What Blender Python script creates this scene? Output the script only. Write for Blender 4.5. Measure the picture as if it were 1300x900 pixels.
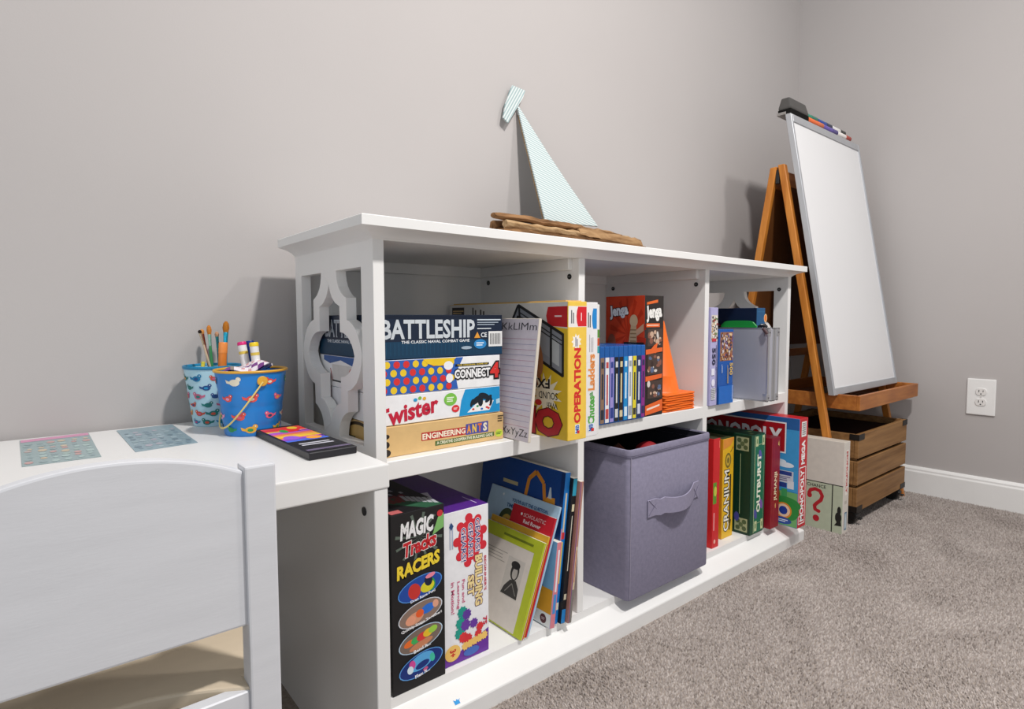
import bpy, bmesh, math, random
import numpy as np
from mathutils import Matrix, Vector
R = math.radians
random.seed(7)
for o in list(bpy.data.objects): bpy.data.objects.remove(o)
SC = bpy.context.scene
COL = SC.collection

# ------------------------------------------------------------------ camera
RT = (0.7707278589537664, -0.6371609168560907, -0.0021291931920021678)
UP = (0.04157403860308266, 0.04695402220520239, 0.9980315221038777)
FW = (0.63580670549057, 0.769299217359448, -0.0626781255572339)
cd = bpy.data.cameras.new('camera'); cam = bpy.data.objects.new('camera', cd); COL.objects.link(cam)
cd.sensor_width = 36; cd.lens = 36 * 740.45 / 1300; cd.clip_start = .02
cam.matrix_world = Matrix(((RT[0], UP[0], -FW[0], -.4239), (RT[1], UP[1], -FW[1], -1.2709), (RT[2], UP[2], -FW[2], .7126), (0, 0, 0, 1)))
SC.camera = cam

# ------------------------------------------------------------------ light
world = bpy.data.worlds.new('room'); SC.world = world; world.use_nodes = True
world.node_tree.nodes['Background'].inputs[0].default_value = (.92, .96, 1.0, 1)
world.node_tree.nodes['Background'].inputs[1].default_value = .36
def area(name, loc, target, size, power, col, sy=None):
    l = bpy.data.lights.new(name, 'AREA'); l.energy = power; l.color = col
    l.shape = 'RECTANGLE' if sy else 'DISK'; l.size = size
    if sy: l.size_y = sy
    o = bpy.data.objects.new(name, l); COL.objects.link(o); o.location = loc
    o.rotation_euler = (Vector(target) - Vector(loc)).to_track_quat('-Z', 'Y').to_euler()
    return o
area('ceiling_downlight', (1.27, -1.56, 2.60), (1.2, -1.1, 0), .16, 12, (1, .965, .935))
area('ceiling_downlight', (.34, -1.60, 2.60), (.4, -1.1, 0), .16, 41, (1, .965, .935))
area('window_daylight', (-2.6, -2.6, 1.5), (.6, -.3, .6), 1.4, 8, (.80, .90, 1), 1.3)
SC.view_settings.view_transform = 'Standard'; SC.view_settings.look = 'None'
SC.view_settings.gamma = 1; SC.view_settings.use_curve_mapping = False
SC.view_settings.exposure = 0.34

# ------------------------------------------------------------------ materials
def lin(h):
    if isinstance(h, str):
        h = h.lstrip('#'); h = [int(h[i:i+2], 16) / 255 for i in (0, 2, 4)]
    return tuple((c / 12.92 if c <= .04045 else ((c + .055) / 1.055) ** 2.4) for c in h)
MATS = {}
def mat(key, col, rough=.5, spec=.5, metal=0, noise=0, nscale=20, bump=0, bscale=200, stretch=(1, 1, 1), dark=None, coat=0, alpha=1, trans=0):
    if key in MATS: return MATS[key]
    m = bpy.data.materials.new(key); m.use_nodes = True; nt = m.node_tree; b = nt.nodes['Principled BSDF']
    c = lin(col)
    b.inputs['Base Color'].default_value = (*c, 1); b.inputs['Roughness'].default_value = rough
    b.inputs['Specular IOR Level'].default_value = spec; b.inputs['Metallic'].default_value = metal
    b.inputs['Coat Weight'].default_value = coat; b.inputs['Alpha'].default_value = alpha
    b.inputs['Transmission Weight'].default_value = trans
    tc = nt.nodes.new('ShaderNodeTexCoord'); mp = nt.nodes.new('ShaderNodeMapping'); mp.inputs['Scale'].default_value = stretch
    nt.links.new(tc.outputs['Object'], mp.inputs['Vector'])
    if noise or dark:
        n = nt.nodes.new('ShaderNodeTexNoise'); n.inputs['Scale'].default_value = nscale; n.inputs['Detail'].default_value = 5
        nt.links.new(mp.outputs[0], n.inputs['Vector'])
        r = nt.nodes.new('ShaderNodeValToRGB'); r.color_ramp.elements[0].position = .3; r.color_ramp.elements[1].position = .7
        d = lin(dark) if dark else tuple(x * (1 - noise) for x in c)
        u = c if dark else tuple(min(1, x * (1 + noise * .6)) for x in c)
        r.color_ramp.elements[0].color = (*d, 1); r.color_ramp.elements[1].color = (*u, 1)
        nt.links.new(n.outputs['Fac'], r.inputs[0]); nt.links.new(r.outputs[0], b.inputs['Base Color'])
    if bump:
        n2 = nt.nodes.new('ShaderNodeTexNoise'); n2.inputs['Scale'].default_value = bscale; n2.inputs['Detail'].default_value = 3
        nt.links.new(mp.outputs[0], n2.inputs['Vector'])
        bp = nt.nodes.new('ShaderNodeBump'); bp.inputs['Strength'].default_value = bump; bp.inputs['Distance'].default_value = .002
        nt.links.new(n2.outputs['Fac'], bp.inputs['Height']); nt.links.new(bp.outputs[0], b.inputs['Normal'])
    MATS[key] = m
    return m
def ink(h, rough=.42):
    return mat('ink_' + h + ('' if rough == .42 else '_%g' % rough), h, rough, .4, noise=.05, nscale=60)
WHITE = mat('white_paint', 'e9e8e6', .38, .45, noise=.02, nscale=6, bump=.03, bscale=60)
DESKW = mat('desk_white', 'e6e5e3', .33, .5, noise=.02, nscale=5)
CHAIRW = mat('chair_white', 'd3d4d8', .4, .45, noise=.04, nscale=8, stretch=(1, 1, 6), bump=.04, bscale=90)
TRIMW = mat('trim_white', 'ecebe9', .4, .4, noise=.02)
WALLM = mat('wall_paint', 'b7b2b0', .75, .25, noise=.015, nscale=3, bump=.08, bscale=350)
DARK = mat('black_fitting', '1d1c1c', .5)
STEEL = mat('alu', 'c4c5c8', .32, .5, metal=.85, noise=.05, nscale=40)
PINE = mat('pine', 'cc8436', .42, .45, nscale=9, stretch=(6, 6, .7), dark='a8621e', bump=.05)
PINEX = mat('pine_x', 'b87433', .42, .45, nscale=9, stretch=(.7, 6, 6), dark='935320', bump=.05)
CRATE = mat('crate_wood', '9c7448', .6, .3, nscale=7, stretch=(.6, 6, 9), dark='7a5632', bump=.12, bscale=60)

# ------------------------------------------------------------------ mesh helpers
class MB:
    def __init__(s): s.v = []; s.f = []; s.m = []; s.mats = []
    def mi(s, m):
        if m not in s.mats: s.mats.append(m)
        return s.mats.index(m)
    def add(s, vs, fs, m=None):
        k = len(s.v); s.v += [tuple(p) for p in vs]; i = s.mi(m) if m else 0
        for f in fs: s.f.append(tuple(k + a for a in f)); s.m.append(i)
    def box(s, a, b, m=None, M=None):
        (x0, y0, z0), (x1, y1, z1) = a, b
        vs = [(x0, y0, z0), (x1, y0, z0), (x1, y1, z0), (x0, y1, z0), (x0, y0, z1), (x1, y0, z1), (x1, y1, z1), (x0, y1, z1)]
        if M: vs = [M @ Vector(p) for p in vs]
        s.add(vs, [(0, 3, 2, 1), (4, 5, 6, 7), (0, 1, 5, 4), (1, 2, 6, 5), (2, 3, 7, 6), (3, 0, 4, 7)], m)
    def prism(s, pts, axis, a, b, m=None):
        """pts 2D polygon (ccw), extruded along axis from a to b"""
        def P(p, t):
            return {'x': (t, p[0], p[1]), 'y': (p[0], t, p[1]), 'z': (p[0], p[1], t)}[axis]
        n = len(pts); vs = [P(p, a) for p in pts] + [P(p, b) for p in pts]
        fs = [tuple(range(n))[::-1], tuple(range(n, 2 * n))] + [(i, (i + 1) % n, n + (i + 1) % n, n + i) for i in range(n)]
        s.add(vs, fs, m)
    def loft(s, rings, m=None, cap=True, closed=True):
        n = len(rings[0]); vs = [p for r in rings for p in r]; fs = []
        for k in range(len(rings) - 1):
            for i in range(n if closed else n - 1):
                j = (i + 1) % n; fs.append((k * n + i, k * n + j, (k + 1) * n + j, (k + 1) * n + i))
        if cap: fs += [tuple(range(n))[::-1], tuple(range((len(rings) - 1) * n, len(rings) * n))]
        s.add(vs, fs, m)
    def tube(s, pts, r, n=8, m=None, cap=True):
        rs = r if isinstance(r, (list, tuple)) else [r] * len(pts)
        pts = [Vector(p) for p in pts]; rings = []
        for i, p in enumerate(pts):
            t = (pts[min(i + 1, len(pts) - 1)] - pts[max(i - 1, 0)]).normalized()
            a = t.orthogonal() if abs(t.z) > .9 else t.cross(Vector((0, 0, 1)))
            if abs(t.z) > .9: a = t.cross(Vector((0, 1, 0)))
            a.normalize(); b = t.cross(a)
            rings.append([p + (a * math.cos(2 * math.pi * k / n) + b * math.sin(2 * math.pi * k / n)) * rs[i] for k in range(n)])
        s.loft(rings, m, cap)
    def lathe(s, prof, n=28, c=(0, 0, 0), m=None, cap=True):
        s.loft([[(c[0] + r * math.cos(2 * math.pi * k / n), c[1] + r * math.sin(2 * math.pi * k / n), c[2] + z) for k in range(n)] for r, z in prof], m, cap)
    def build(s, name, m=None, parent=None, bevel=0, smooth=False, seg=1, sharp=40):
        me = bpy.data.meshes.new(name); me.from_pydata(s.v, [], s.f)
        for mm in (s.mats or ([m] if m else [])): me.materials.append(mm)
        if s.mats: me.polygons.foreach_set('material_index', s.m)
        bm = bmesh.new(); bm.from_mesh(me)
        bmesh.ops.recalc_face_normals(bm, faces=bm.faces)
        if bevel:
            es = [e for e in bm.edges if len(e.link_faces) == 2 and e.calc_face_angle(0) > R(25)]
            bmesh.ops.bevel(bm, geom=es, offset=bevel, segments=seg, affect='EDGES', profile=.6, clamp_overlap=True, material=-1)
        if smooth:
            for f in bm.faces: f.smooth = True
            for e in bm.edges:
                if len(e.link_faces) == 2 and e.calc_face_angle(0) > R(sharp): e.smooth = False
        bm.to_mesh(me); bm.free()
        o = bpy.data.objects.new(name, me); COL.objects.link(o)
        if parent: o.parent = parent
        return o
def tag(o, label, cat, group=None):
    o['label'] = label; o['category'] = cat
    if group: o['group'] = group
    return o
def thing(name, label, cat, loc=(0, 0, 0), rot=(0, 0, 0), group=None):
    o = bpy.data.objects.new(name, None); COL.objects.link(o); o.location = loc; o.rotation_euler = rot
    o.empty_display_size = .03
    return tag(o, label, cat, group)
def struct(o): o['kind'] = 'structure'; return o
def copy_tree(o, parent=None):
    c = o.copy(); COL.objects.link(c); c.parent = parent
    for ch in o.children: copy_tree(ch, c)
    return c
def B(a, b, name, m, parent=None, bevel=.0015, seg=1):
    mb = MB(); mb.box(a, b); return mb.build(name, m, parent, bevel, seg=seg)

# ------------------------------------------------------------------ print (flat lettering and artwork on faces)
TXT = {}
def text_mesh(s, bold=0.0, shear=0.0):
    k = (s, bold, shear)
    if k not in TXT:
        cu = bpy.data.curves.new('t', 'FONT'); cu.body = s; cu.size = 1; cu.offset = bold; cu.shear = shear
        cu.resolution_u = 2; cu.fill_mode = 'FRONT'
        o = bpy.data.objects.new('t', cu); COL.objects.link(o)
        dg = bpy.context.evaluated_depsgraph_get(); me = o.evaluated_get(dg).to_mesh()
        v = np.zeros(len(me.vertices) * 3); me.vertices.foreach_get('co', v); v = v.reshape(-1, 3)[:, :2].copy()
        f = [tuple(p.vertices) for p in me.polygons]
        bpy.data.objects.remove(o)
        TXT[k] = (v, f)
    return TXT[k]
class Print:
    """2D drawing on one face of a box; u to the right, v up as seen from outside, in metres"""
    def __init__(s, root, face, w, d, h, ox=0, name='printed_artwork'):
        s.root = root; s.k = 0
        x0, x1 = ox, ox + w
        s.o, s.u, s.v, s.n, s.W, s.H = {
            'front': ((x0, -d / 2, 0), (1, 0, 0), (0, 0, 1), (0, -1, 0), w, h),
            'left': ((x0, d / 2, 0), (0, -1, 0), (0, 0, 1), (-1, 0, 0), d, h),
            'top': ((x0, -d / 2, h), (1, 0, 0), (0, 1, 0), (0, 0, 1), w, d)}[face]
        s.o, s.u, s.v, s.n = map(Vector, (s.o, s.u, s.v, s.n))
        s.a = MB(); s.t = []; s.name = name
    def P(s, p, k): return s.o + s.u * p[0] + s.v * p[1] + s.n * (.0002 + k * .000018)
    def poly(s, pts, col):
        s.k += 1
        s.a.add([s.P(p, s.k) for p in pts], [tuple(range(len(pts)))], ink(col)); return s
    def rect(s, u0, v0, u1, v1, col): return s.poly([(u0, v0), (u1, v0), (u1, v1), (u0, v1)], col)
    def ell(s, cu, cv, ru, rv, col, rot=0, n=24):
        c, q = math.cos(R(rot)), math.sin(R(rot)); pts = []
        for i in range(n):
            a, b = ru * math.cos(2 * math.pi * i / n), rv * math.sin(2 * math.pi * i / n)
            pts.append((cu + a * c - b * q, cv + a * q + b * c))
        return s.poly(pts, col)
    def star(s, cu, cv, r1, r2, n, col, sq=1):
        return s.poly([(cu + (r1 if i % 2 else r2) * math.cos(math.pi * i / n), cv + sq * (r1 if i % 2 else r2) * math.sin(math.pi * i / n)) for i in range(2 * n)], col)
    def line(s, pts, wd, col):
        for (a, b), (c, d) in zip(pts, pts[1:]):
            l = math.hypot(c - a, d - b) or 1; x, y = -(d - b) / l * wd / 2, (c - a) / l * wd / 2
            s.poly([(a + x, b + y), (a - x, b - y), (c - x, d - y), (c + x, d + y)], col); s.k -= 1
        s.k += 1; return s
    def text(s, st, cu, cv, W, H, col, rot=0, bold=.02, shear=0, out=None, ow=.05):
        tm = MB(); s.t.append(tm)
        for c, b in (((out, bold + ow),) if out else ()) + ((col, bold),):
            v, f = text_mesh(st, b, shear); lo, hi = v.min(0), v.max(0)
            v0, _ = text_mesh(st, bold, shear); l0, h0 = v0.min(0), v0.max(0)
            sc = np.array([W, H]) / (h0 - l0); q = (v - (l0 + h0) / 2) * sc
            ca, sa = math.cos(R(rot)), math.sin(R(rot)); s.k += 1
            tm.add([s.P((cu + a * ca - b2 * sa, cv + a * sa + b2 * ca), s.k) for a, b2 in q], f, ink(c))
        return s
    def bars(s, cu, cv, W, H, n, col, rot=0, fill=.55, seed=1):
        rr = random.Random(seed); ca, sa = math.cos(R(rot)), math.sin(R(rot)); s.k += 1
        for i in range(n):
            y = H / 2 - (i + .5) * H / n; hh = H / n * fill / 2; x0, x1 = -W / 2, W / 2 - rr.random() * W * .25
            pts = [(x0, y - hh), (x1, y - hh), (x1, y + hh), (x0, y + hh)]
            s.a.add([s.P((cu + a * ca - b * sa, cv + a * sa + b * ca), s.k) for a, b in pts], [(0, 1, 2, 3)], ink(col))
        return s
    def done(s):
        if s.a.v:
            isl = s.islands(s.a)
            for m in (isl if len(isl) <= 6 else [s.a]): s.flat(m, s.name)
        for tm in s.t: s.flat(tm, 'lettering')
    def islands(s, mb):
        n = len(mb.f); bb = []
        for f in mb.f:
            q = [(Vector(mb.v[i]).dot(s.u), Vector(mb.v[i]).dot(s.v)) for i in f]
            bb.append((min(a for a, _ in q), max(a for a, _ in q), min(b for _, b in q), max(b for _, b in q)))
        par = list(range(n))
        def root(i):
            while par[i] != i: i = par[i]
            return i
        e = .004
        for i in range(n):
            for j in range(i):
                a, b = bb[i], bb[j]
                if a[0] < b[1] + e and b[0] < a[1] + e and a[2] < b[3] + e and b[2] < a[3] + e: par[root(i)] = root(j)
        out = {}
        for i in range(n):
            m = out.setdefault(root(i), MB()); m.add([mb.v[k] for k in mb.f[i]], [tuple(range(len(mb.f[i])))], mb.mats[mb.m[i]])
        return list(out.values())
    def flat(s, mb, name):
        me = bpy.data.meshes.new(name); me.from_pydata([tuple(p) for p in mb.v], [], mb.f)
        for m in mb.mats: me.materials.append(m)
        me.polygons.foreach_set('material_index', mb.m)
        o = bpy.data.objects.new(name, me); COL.objects.link(o); o.parent = s.root
class GB:
    """cardboard box: x in [ox, ox+w], y in [-d/2, d/2], z in [0, h] about a root at its base"""
    def __init__(s, name, label, cat, x0, x1, yf, d, z0, h, cols, lean=0, rz=0, group=None, bevel=.0012, part='box', rough=.42):
        s.w, s.d, s.h = x1 - x0, d, h
        s.ox = -s.w if lean > 0 else -s.w / 2
        px = x1 if lean > 0 else (x0 + x1) / 2
        s.root = thing(name, label, cat, (px, yf + d / 2, z0 + .0003), (0, R(lean), R(rz)), group)
        mb = MB(); mb.box((s.ox, -d / 2, 0), (s.ox + s.w, d / 2, h))
        o = mb.build(part, ink('ffffff', rough), s.root, 0)
        me = o.data; me.materials.clear()
        keys = {(-1, 0, 0): 'left', (1, 0, 0): 'right', (0, -1, 0): 'front', (0, 1, 0): 'back', (0, 0, 1): 'top', (0, 0, -1): 'bottom'}
        ml = []
        for p in me.polygons:
            n = tuple(int(round(c)) for c in p.normal); c = cols.get(keys[n], cols['all']); m = ink(c, rough)
            if m not in ml: ml.append(m); me.materials.append(m)
            p.material_index = ml.index(m)
        if bevel:
            bm = bmesh.new(); bm.from_mesh(me)
            bmesh.ops.bevel(bm, geom=bm.edges[:], offset=bevel, segments=2, affect='EDGES', profile=.5, material=-1)
            bm.to_mesh(me); bm.free()
        s.body = o
    def face(s, f, name='printed_artwork'): return Print(s.root, f, s.w, s.d, s.h, s.ox, name)

# ================================================================== SETTING
W = 2.3244
def quad(name, pts, m):
    mb = MB(); mb.add(pts, [tuple(range(len(pts)))]); return mb
fl = MB(); fl.box((-2.2, -3.2, -.05), (W + .1, .1, 0))
CARP = mat('carpet_base', 'a0958c', .95, .1, noise=.25, nscale=160, bump=.6, bscale=300)
struct(fl.build('floor', CARP))
wb = MB(); wb.box((-2.2, 0, 0), (W + .1, .1, 2.6)); struct(wb.build('wall_back', WALLM))
wr = MB(); wr.box((W, -3.2, 0), (W + .1, 0, 2.6)); struct(wr.build('wall_right', WALLM))
def baseboard(name, horiz):
    prof = [(0, 0), (.014, 0), (.014, .088), (.011, .094), (.011, .100), (.006, .108), (0, .110)]
    mb = MB()
    if horiz: mb.prism([(-a, z) for a, z in prof], 'x', -2.2, W - .0001)
    else: mb.prism([(W - a, z) for a, z in prof], 'y', -3.2, -.014)
    return struct(mb.build(name, TRIMW, None, .0008))
baseboard('baseboard_back', True); baseboard('baseboard_right', False)

# carpet pile: leaning tufts, too many to count
def carpet():
    rs = np.random.RandomState(3); sp = .0043
    xs = np.arange(-.02, W - .012, sp); ys = np.arange(-1.42, -.02, sp)
    X, Y = np.meshgrid(xs, ys); X = X.ravel(); Y = Y.ravel()
    X = X + rs.uniform(-.0026, .0026, X.size); Y = Y + rs.uniform(-.0026, .0026, Y.size)
    # keep what the photograph can see, and clear of the bookcase footprint
    d = np.stack([X + .4239, Y + 1.2709, np.full_like(X, -.7126)], 1)
    z = d @ np.array(FW); u = 650 + 740.45 * (d @ np.array(RT)) / z; v = 450 - 740.45 * (d @ np.array(UP)) / z
    keep = (z > .2) & (u > 420) & (u < 1500) & (v < 1060) & ~((X < 1.468) & (Y > -.4595)) & ~((X < -.03) & (Y > -.6))
    X, Y = X[keep], Y[keep]; n = X.size
    nap = np.sin(X * 7.3 + 2.1 * np.sin(Y * 5.1)) * np.cos(Y * 8.7 + 1.7 * np.sin(X * 3.9))
    ang = rs.uniform(0, 2 * np.pi, n); ln = rs.uniform(0, .0032, n)
    hx = X + ln * np.cos(ang) + .0016 * nap; hy = Y + ln * np.sin(ang) - .0012 * nap
    hz = rs.uniform(.0035, .0068, n); r = rs.uniform(.0019, .0030, n)
    V = np.zeros((n, 4, 3)); a0 = rs.uniform(0, 2, n)
    for k in range(3):
        V[:, k, 0] = X + r * np.cos(a0 + k * 2.0944); V[:, k, 1] = Y + r * np.sin(a0 + k * 2.0944); V[:, k, 2] = .0002
    V[:, 3, 0] = hx; V[:, 3, 1] = hy; V[:, 3, 2] = hz
    i = np.arange(n) * 4
    F = np.stack([np.stack([i, i + 1, i + 3], 1), np.stack([i + 1, i + 2, i + 3], 1), np.stack([i + 2, i, i + 3], 1)], 1).reshape(-1, 3)
    me = bpy.data.meshes.new('carpet_pile'); me.vertices.add(n * 4); me.vertices.foreach_set('co', V.ravel())
    me.loops.add(F.size); me.loops.foreach_set('vertex_index', F.ravel().astype(np.int32))
    me.polygons.add(len(F)); me.polygons.foreach_set('loop_start', np.arange(0, F.size, 3, dtype=np.int32))
    me.polygons.foreach_set('loop_total', np.full(len(F), 3, dtype=np.int32)); me.update(calc_edges=True)
    at = me.attributes.new('yarn', 'FLOAT', 'POINT'); at.data.foreach_set('value', np.repeat(np.clip(rs.uniform(0, 1, n) * .85 + .075 + .16 * nap * np.cos(X * 19 + 3 * np.sin(Y * 13)), 0, 1), 4).astype(np.float32))
    m = bpy.data.materials.new('yarn'); m.use_nodes = True; nt = m.node_tree; b = nt.nodes['Principled BSDF']
    b.inputs['Roughness'].default_value = .95; b.inputs['Specular IOR Level'].default_value = .1; b.inputs['Sheen Weight'].default_value = .2
    an = nt.nodes.new('ShaderNodeAttribute'); an.attribute_name = 'yarn'; rp = nt.nodes.new('ShaderNodeValToRGB')
    e = rp.color_ramp.elements; e[0].color = (*lin('6f655f'), 1); e[1].color = (*lin('c2b8b2'), 1)
    q = e.new(.25); q.color = (*lin('958b85'), 1); q = e.new(.7); q.color = (*lin('ada39d'), 1)
    nt.links.new(an.outputs['Fac'], rp.inputs[0]); nt.links.new(rp.outputs[0], b.inputs['Base Color']); me.materials.append(m)
    o = bpy.data.objects.new('carpet_pile', me); COL.objects.link(o); o['kind'] = 'stuff'
    tag(o, 'grey beige cut pile of the fitted carpet', 'carpet')
carpet()

# wall outlet
def outlet():
    t = thing('wall_outlet', 'white duplex electrical outlet on the grey wall', 'outlet', (W, -.7155, .412), (0, 0, R(-90)))
    # local: x along wall (to viewer's right), -y out of wall after rotation
    B((-.0435, -.006, -.068), (.0435, 0, .068), 'cover_plate', TRIMW, t, .003, 2)
    for dz in (.0195, -.0195):
        mb = MB(); pts = []
        for k in range(24):
            a = 2 * math.pi * k / 24; pts.append((.0172 * math.cos(a), max(-.0135, min(.0135, .0172 * math.sin(a)))))
        mb.prism([(p[0], p[1] + dz) for p in pts], 'y', -.0085, -.005)
        r = mb.build('receptacle', mat('receptacle', 'e4e1de', .35), t, .0008)
        for x, hh in ((-.0062, .0042), (.0062, .0036)):
            B((x - .0011, -.0088, dz + .003 - hh), (x + .0011, -.0083, dz + .003 + hh), 'slot', DARK, r, 0)
        mb = MB(); mb.prism([(.0024 * math.cos(a / 12 * 2 * math.pi), dz - .0075 + .0024 * math.sin(a / 12 * 2 * math.pi)) for a in range(12)], 'y', -.0088, -.0083)
        mb.build('ground_slot', DARK, r)
    mb = MB(); mb.prism([(.003 * math.cos(a / 12 * 2 * math.pi), .003 * math.sin(a / 12 * 2 * math.pi)) for a in range(12)], 'y', -.0072, -.005)
    mb.build('screw', mat('plate_screw', 'cfccc8', .35), t)
outlet()

# ================================================================== BOOKCASE
L, D, YB, T = 1.4186, .4126, .0635, .0187
ZS, TS, ZB, ZT, H, OV = .4765, .031, .0715, .8373, .87, .0339
DIV = ((.4680, .4867), (.9414, .9601))
def bookcase():
    t = thing('bookcase', 'long low white bookcase with three columns and fretwork ends', 'bookcase')
    def rect(e, z): return [(-e, -D - e, z), (L + e, -D - e, z), (L + e, -YB, z), (-e, -YB, z)]
    mb = MB(); prof = [(0, ZT), (.0015, ZT + .002)]
    for k in range(0, 7):
        a = k / 6 * math.pi / 2; prof.append((.003 + (OV - .006) * (1 - math.cos(a)) * .55 + (OV - .006) * k / 6 * .45, ZT + .003 + .0125 * math.sin(a) * .5 + .0125 * k / 6 * .5))
    prof += [(OV, ZT + .0165), (OV, H - .0012), (OV - .0012, H)]
    mb.loft([rect(e, z) for e, z in prof]); mb.build('top', WHITE, t)
    mb = MB(); mb.loft([rect(e, z) for e, z in ((0, ZB), (0, .0545), (.002, .0528), (.0395, .0350), (.0425, .0325), (.0435, .030), (.0435, 0))])
    mb.build('plinth', WHITE, t)
    # side panels with the opening for the fretwork
    yc, hw, zc, hh = -.2325, .136, .648, .149
    for x in (0, L - T):
        mb = MB()
        mb.box((x, -D, ZB), (x + T, -YB, zc - hh)); mb.box((x, -D, zc + hh), (x + T, -YB, ZT))
        mb.box((x, -D, zc - hh), (x + T, yc - hw, zc + hh)); mb.box((x, yc + hw, zc - hh), (x + T, -YB, zc + hh))
        sp = mb.build('side_panel', WHITE, t)
        out = [(.034, .149), (.036, .135), (.041, .123), (.052, .111), (.066, .103), (.075, .100), (.0755, .062), (.092, .058), (.110, .047), (.124, .030), (.1325, .010), (.1345, 0)]
        inn = [(0, .127), (.005, .114), (.014, .102), (.028, .092), (.046, .086), (.047, .040), (.062, .039), (.082, .031), (.098, .016), (.105, 0)]
        def sym(h): return h + [(a, -b) for a, b in h[::-1] if b > 1e-6]
        def res(pts, N):
            seg = [math.dist(p, q) for p, q in zip(pts, pts[1:])]; tot = sum(seg); r = []
            for i in range(N):
                s_ = tot * i / (N - 1); k = 0
                while k < len(seg) - 1 and s_ > seg[k] + 1e-9: s_ -= seg[k]; k += 1
                f = min(1, s_ / seg[k]); r.append((pts[k][0] + f * (pts[k+1][0] - pts[k][0]), pts[k][1] + f * (pts[k+1][1] - pts[k][1])))
            return r
        # match control points so that the band keeps its width
        N = 8; O = []; I = []
        for oa, ia in ((out[0:6], inn[0:5]), (out[5:7], inn[4:6]), (out[6:12], inn[5:10])):
            O += res(oa, N)[:-1]; I += res(ia, N)[:-1]
        O.append(out[-1]); I.append(inn[-1]); O = sym(O); I = sym(I)
        mb = MB()
        for sg in (-1, 1):
            rings = []
            for (a, b), (c, d_) in zip(O, I):
                rings.append([(x, yc + sg * a, zc + b), (x, yc + sg * c, zc + d_), (x + T, yc + sg * c, zc + d_), (x + T, yc + sg * a, zc + b)])
            mb.loft(rings)
        for sg in (-1, 1):   # stems joining frame at top and bottom
            mb.prism([(yc - .034, zc + sg * .1265), (yc + .034, zc + sg * .1265), (yc + .034, zc + sg * .1495), (yc - .034, zc + sg * .1495)], 'x', x + .0003, x + T - .0003)
        mb.build('fretwork', WHITE, sp)
    for a, b in DIV:
        dv = B((a, -D + .0002, ZB), (b, -YB - .006, ZT), 'divider', WHITE, t, .0008)
    cells = ((T, DIV[0][0]), (DIV[0][1], DIV[1][0]), (DIV[1][1], L - T))
    for a, b in cells:
        B((a, -D + .0006, ZS - TS), (b, -YB - .006, ZS), 'shelf', WHITE, t, .0012)
        B((a, -YB - .02, ZT - .024), (b, -YB - .006, ZT), 'back_rail', WHITE, t, .0008)
    for a, b in cells[:2]: B((b - .012, -D + .02, ZT - .0235), (b, -YB - .02, ZT), 'cleat', WHITE, t, .0008)
    B((.002, -YB - .0062, ZB - .01), (L - .002, -YB, ZT), 'back_panel', WHITE, t, 0)
    # cam fasteners
    def cap(x, y, z):
        mb = MB(); mb.prism([(y + .0058 * math.cos(a / 14 * 2 * math.pi), z + .0058 * math.sin(a / 14 * 2 * math.pi)) for a in range(14)], 'x', x - .0016, x + .0002)
        c = mb.build('cam_fastener', mat('cam', '3a3a3a', .4, metal=.6), t)
        B((x - .0018, y - .003, z - .0008), (x - .0015, y + .003, z + .0008), 'cross_slot', mat('camslot', '8b8b8b', .4, metal=.6), c, 0)
    for x in (DIV[0][0], DIV[1][0], L - T):
        for y in (-.385, -.10): cap(x, y, .8)
    # blue crayon smudge on the plinth
    mb = MB(); pts = [(0, -.0010), (.0105, -.0010), (.0110, .0040), (.0140, .0075), (.0095, .0052), (.0075, .0082), (.0040, .0052), (.0005, .0085)]
    mb.add([(.1235 + a, -D - .0378 + b * .9, .0360 + b * .427 + .0004) for a, b in pts], [tuple(range(len(pts)))]); mb.build('crayon_smudge', ink('2f95d8'), t)
bookcase()

# ================================================================== DESK
ZD = .5131
def desk():
    x0, x1, y0, y1 = -1.35, -.0504, -.554, -.012
    t = thing('desk', 'white childrens desk with thick top against the grey wall', 'desk')
    B((x0, y0, ZD - .0335), (x1, y1, ZD), 'desk_top', DESKW, t, .0022, 2)
    for a in (x0 + .002, x1 - .0225):
        p = B((a, y0 + .0015, 0), (a + .0205, y1, ZD - .0335), 'end_panel', DESKW, t, .001)
    for z in (.4429, .06):
        mb = MB(); mb.prism([(-.5216 + .0062 * math.cos(a / 14 * 2 * math.pi), z + .0062 * math.sin(a / 14 * 2 * math.pi)) for a in range(14)], 'x', x1 - .0241, x1 - .0224)
        mb.build('cam_fastener', mat('cam', '3a3a3a'), t)
    B((x0 + .0225, y1 - .03, .20), (x1 - .0225, y1 - .012, ZD - .0335), 'back_stretcher', DESKW, t, .001)
desk()

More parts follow.
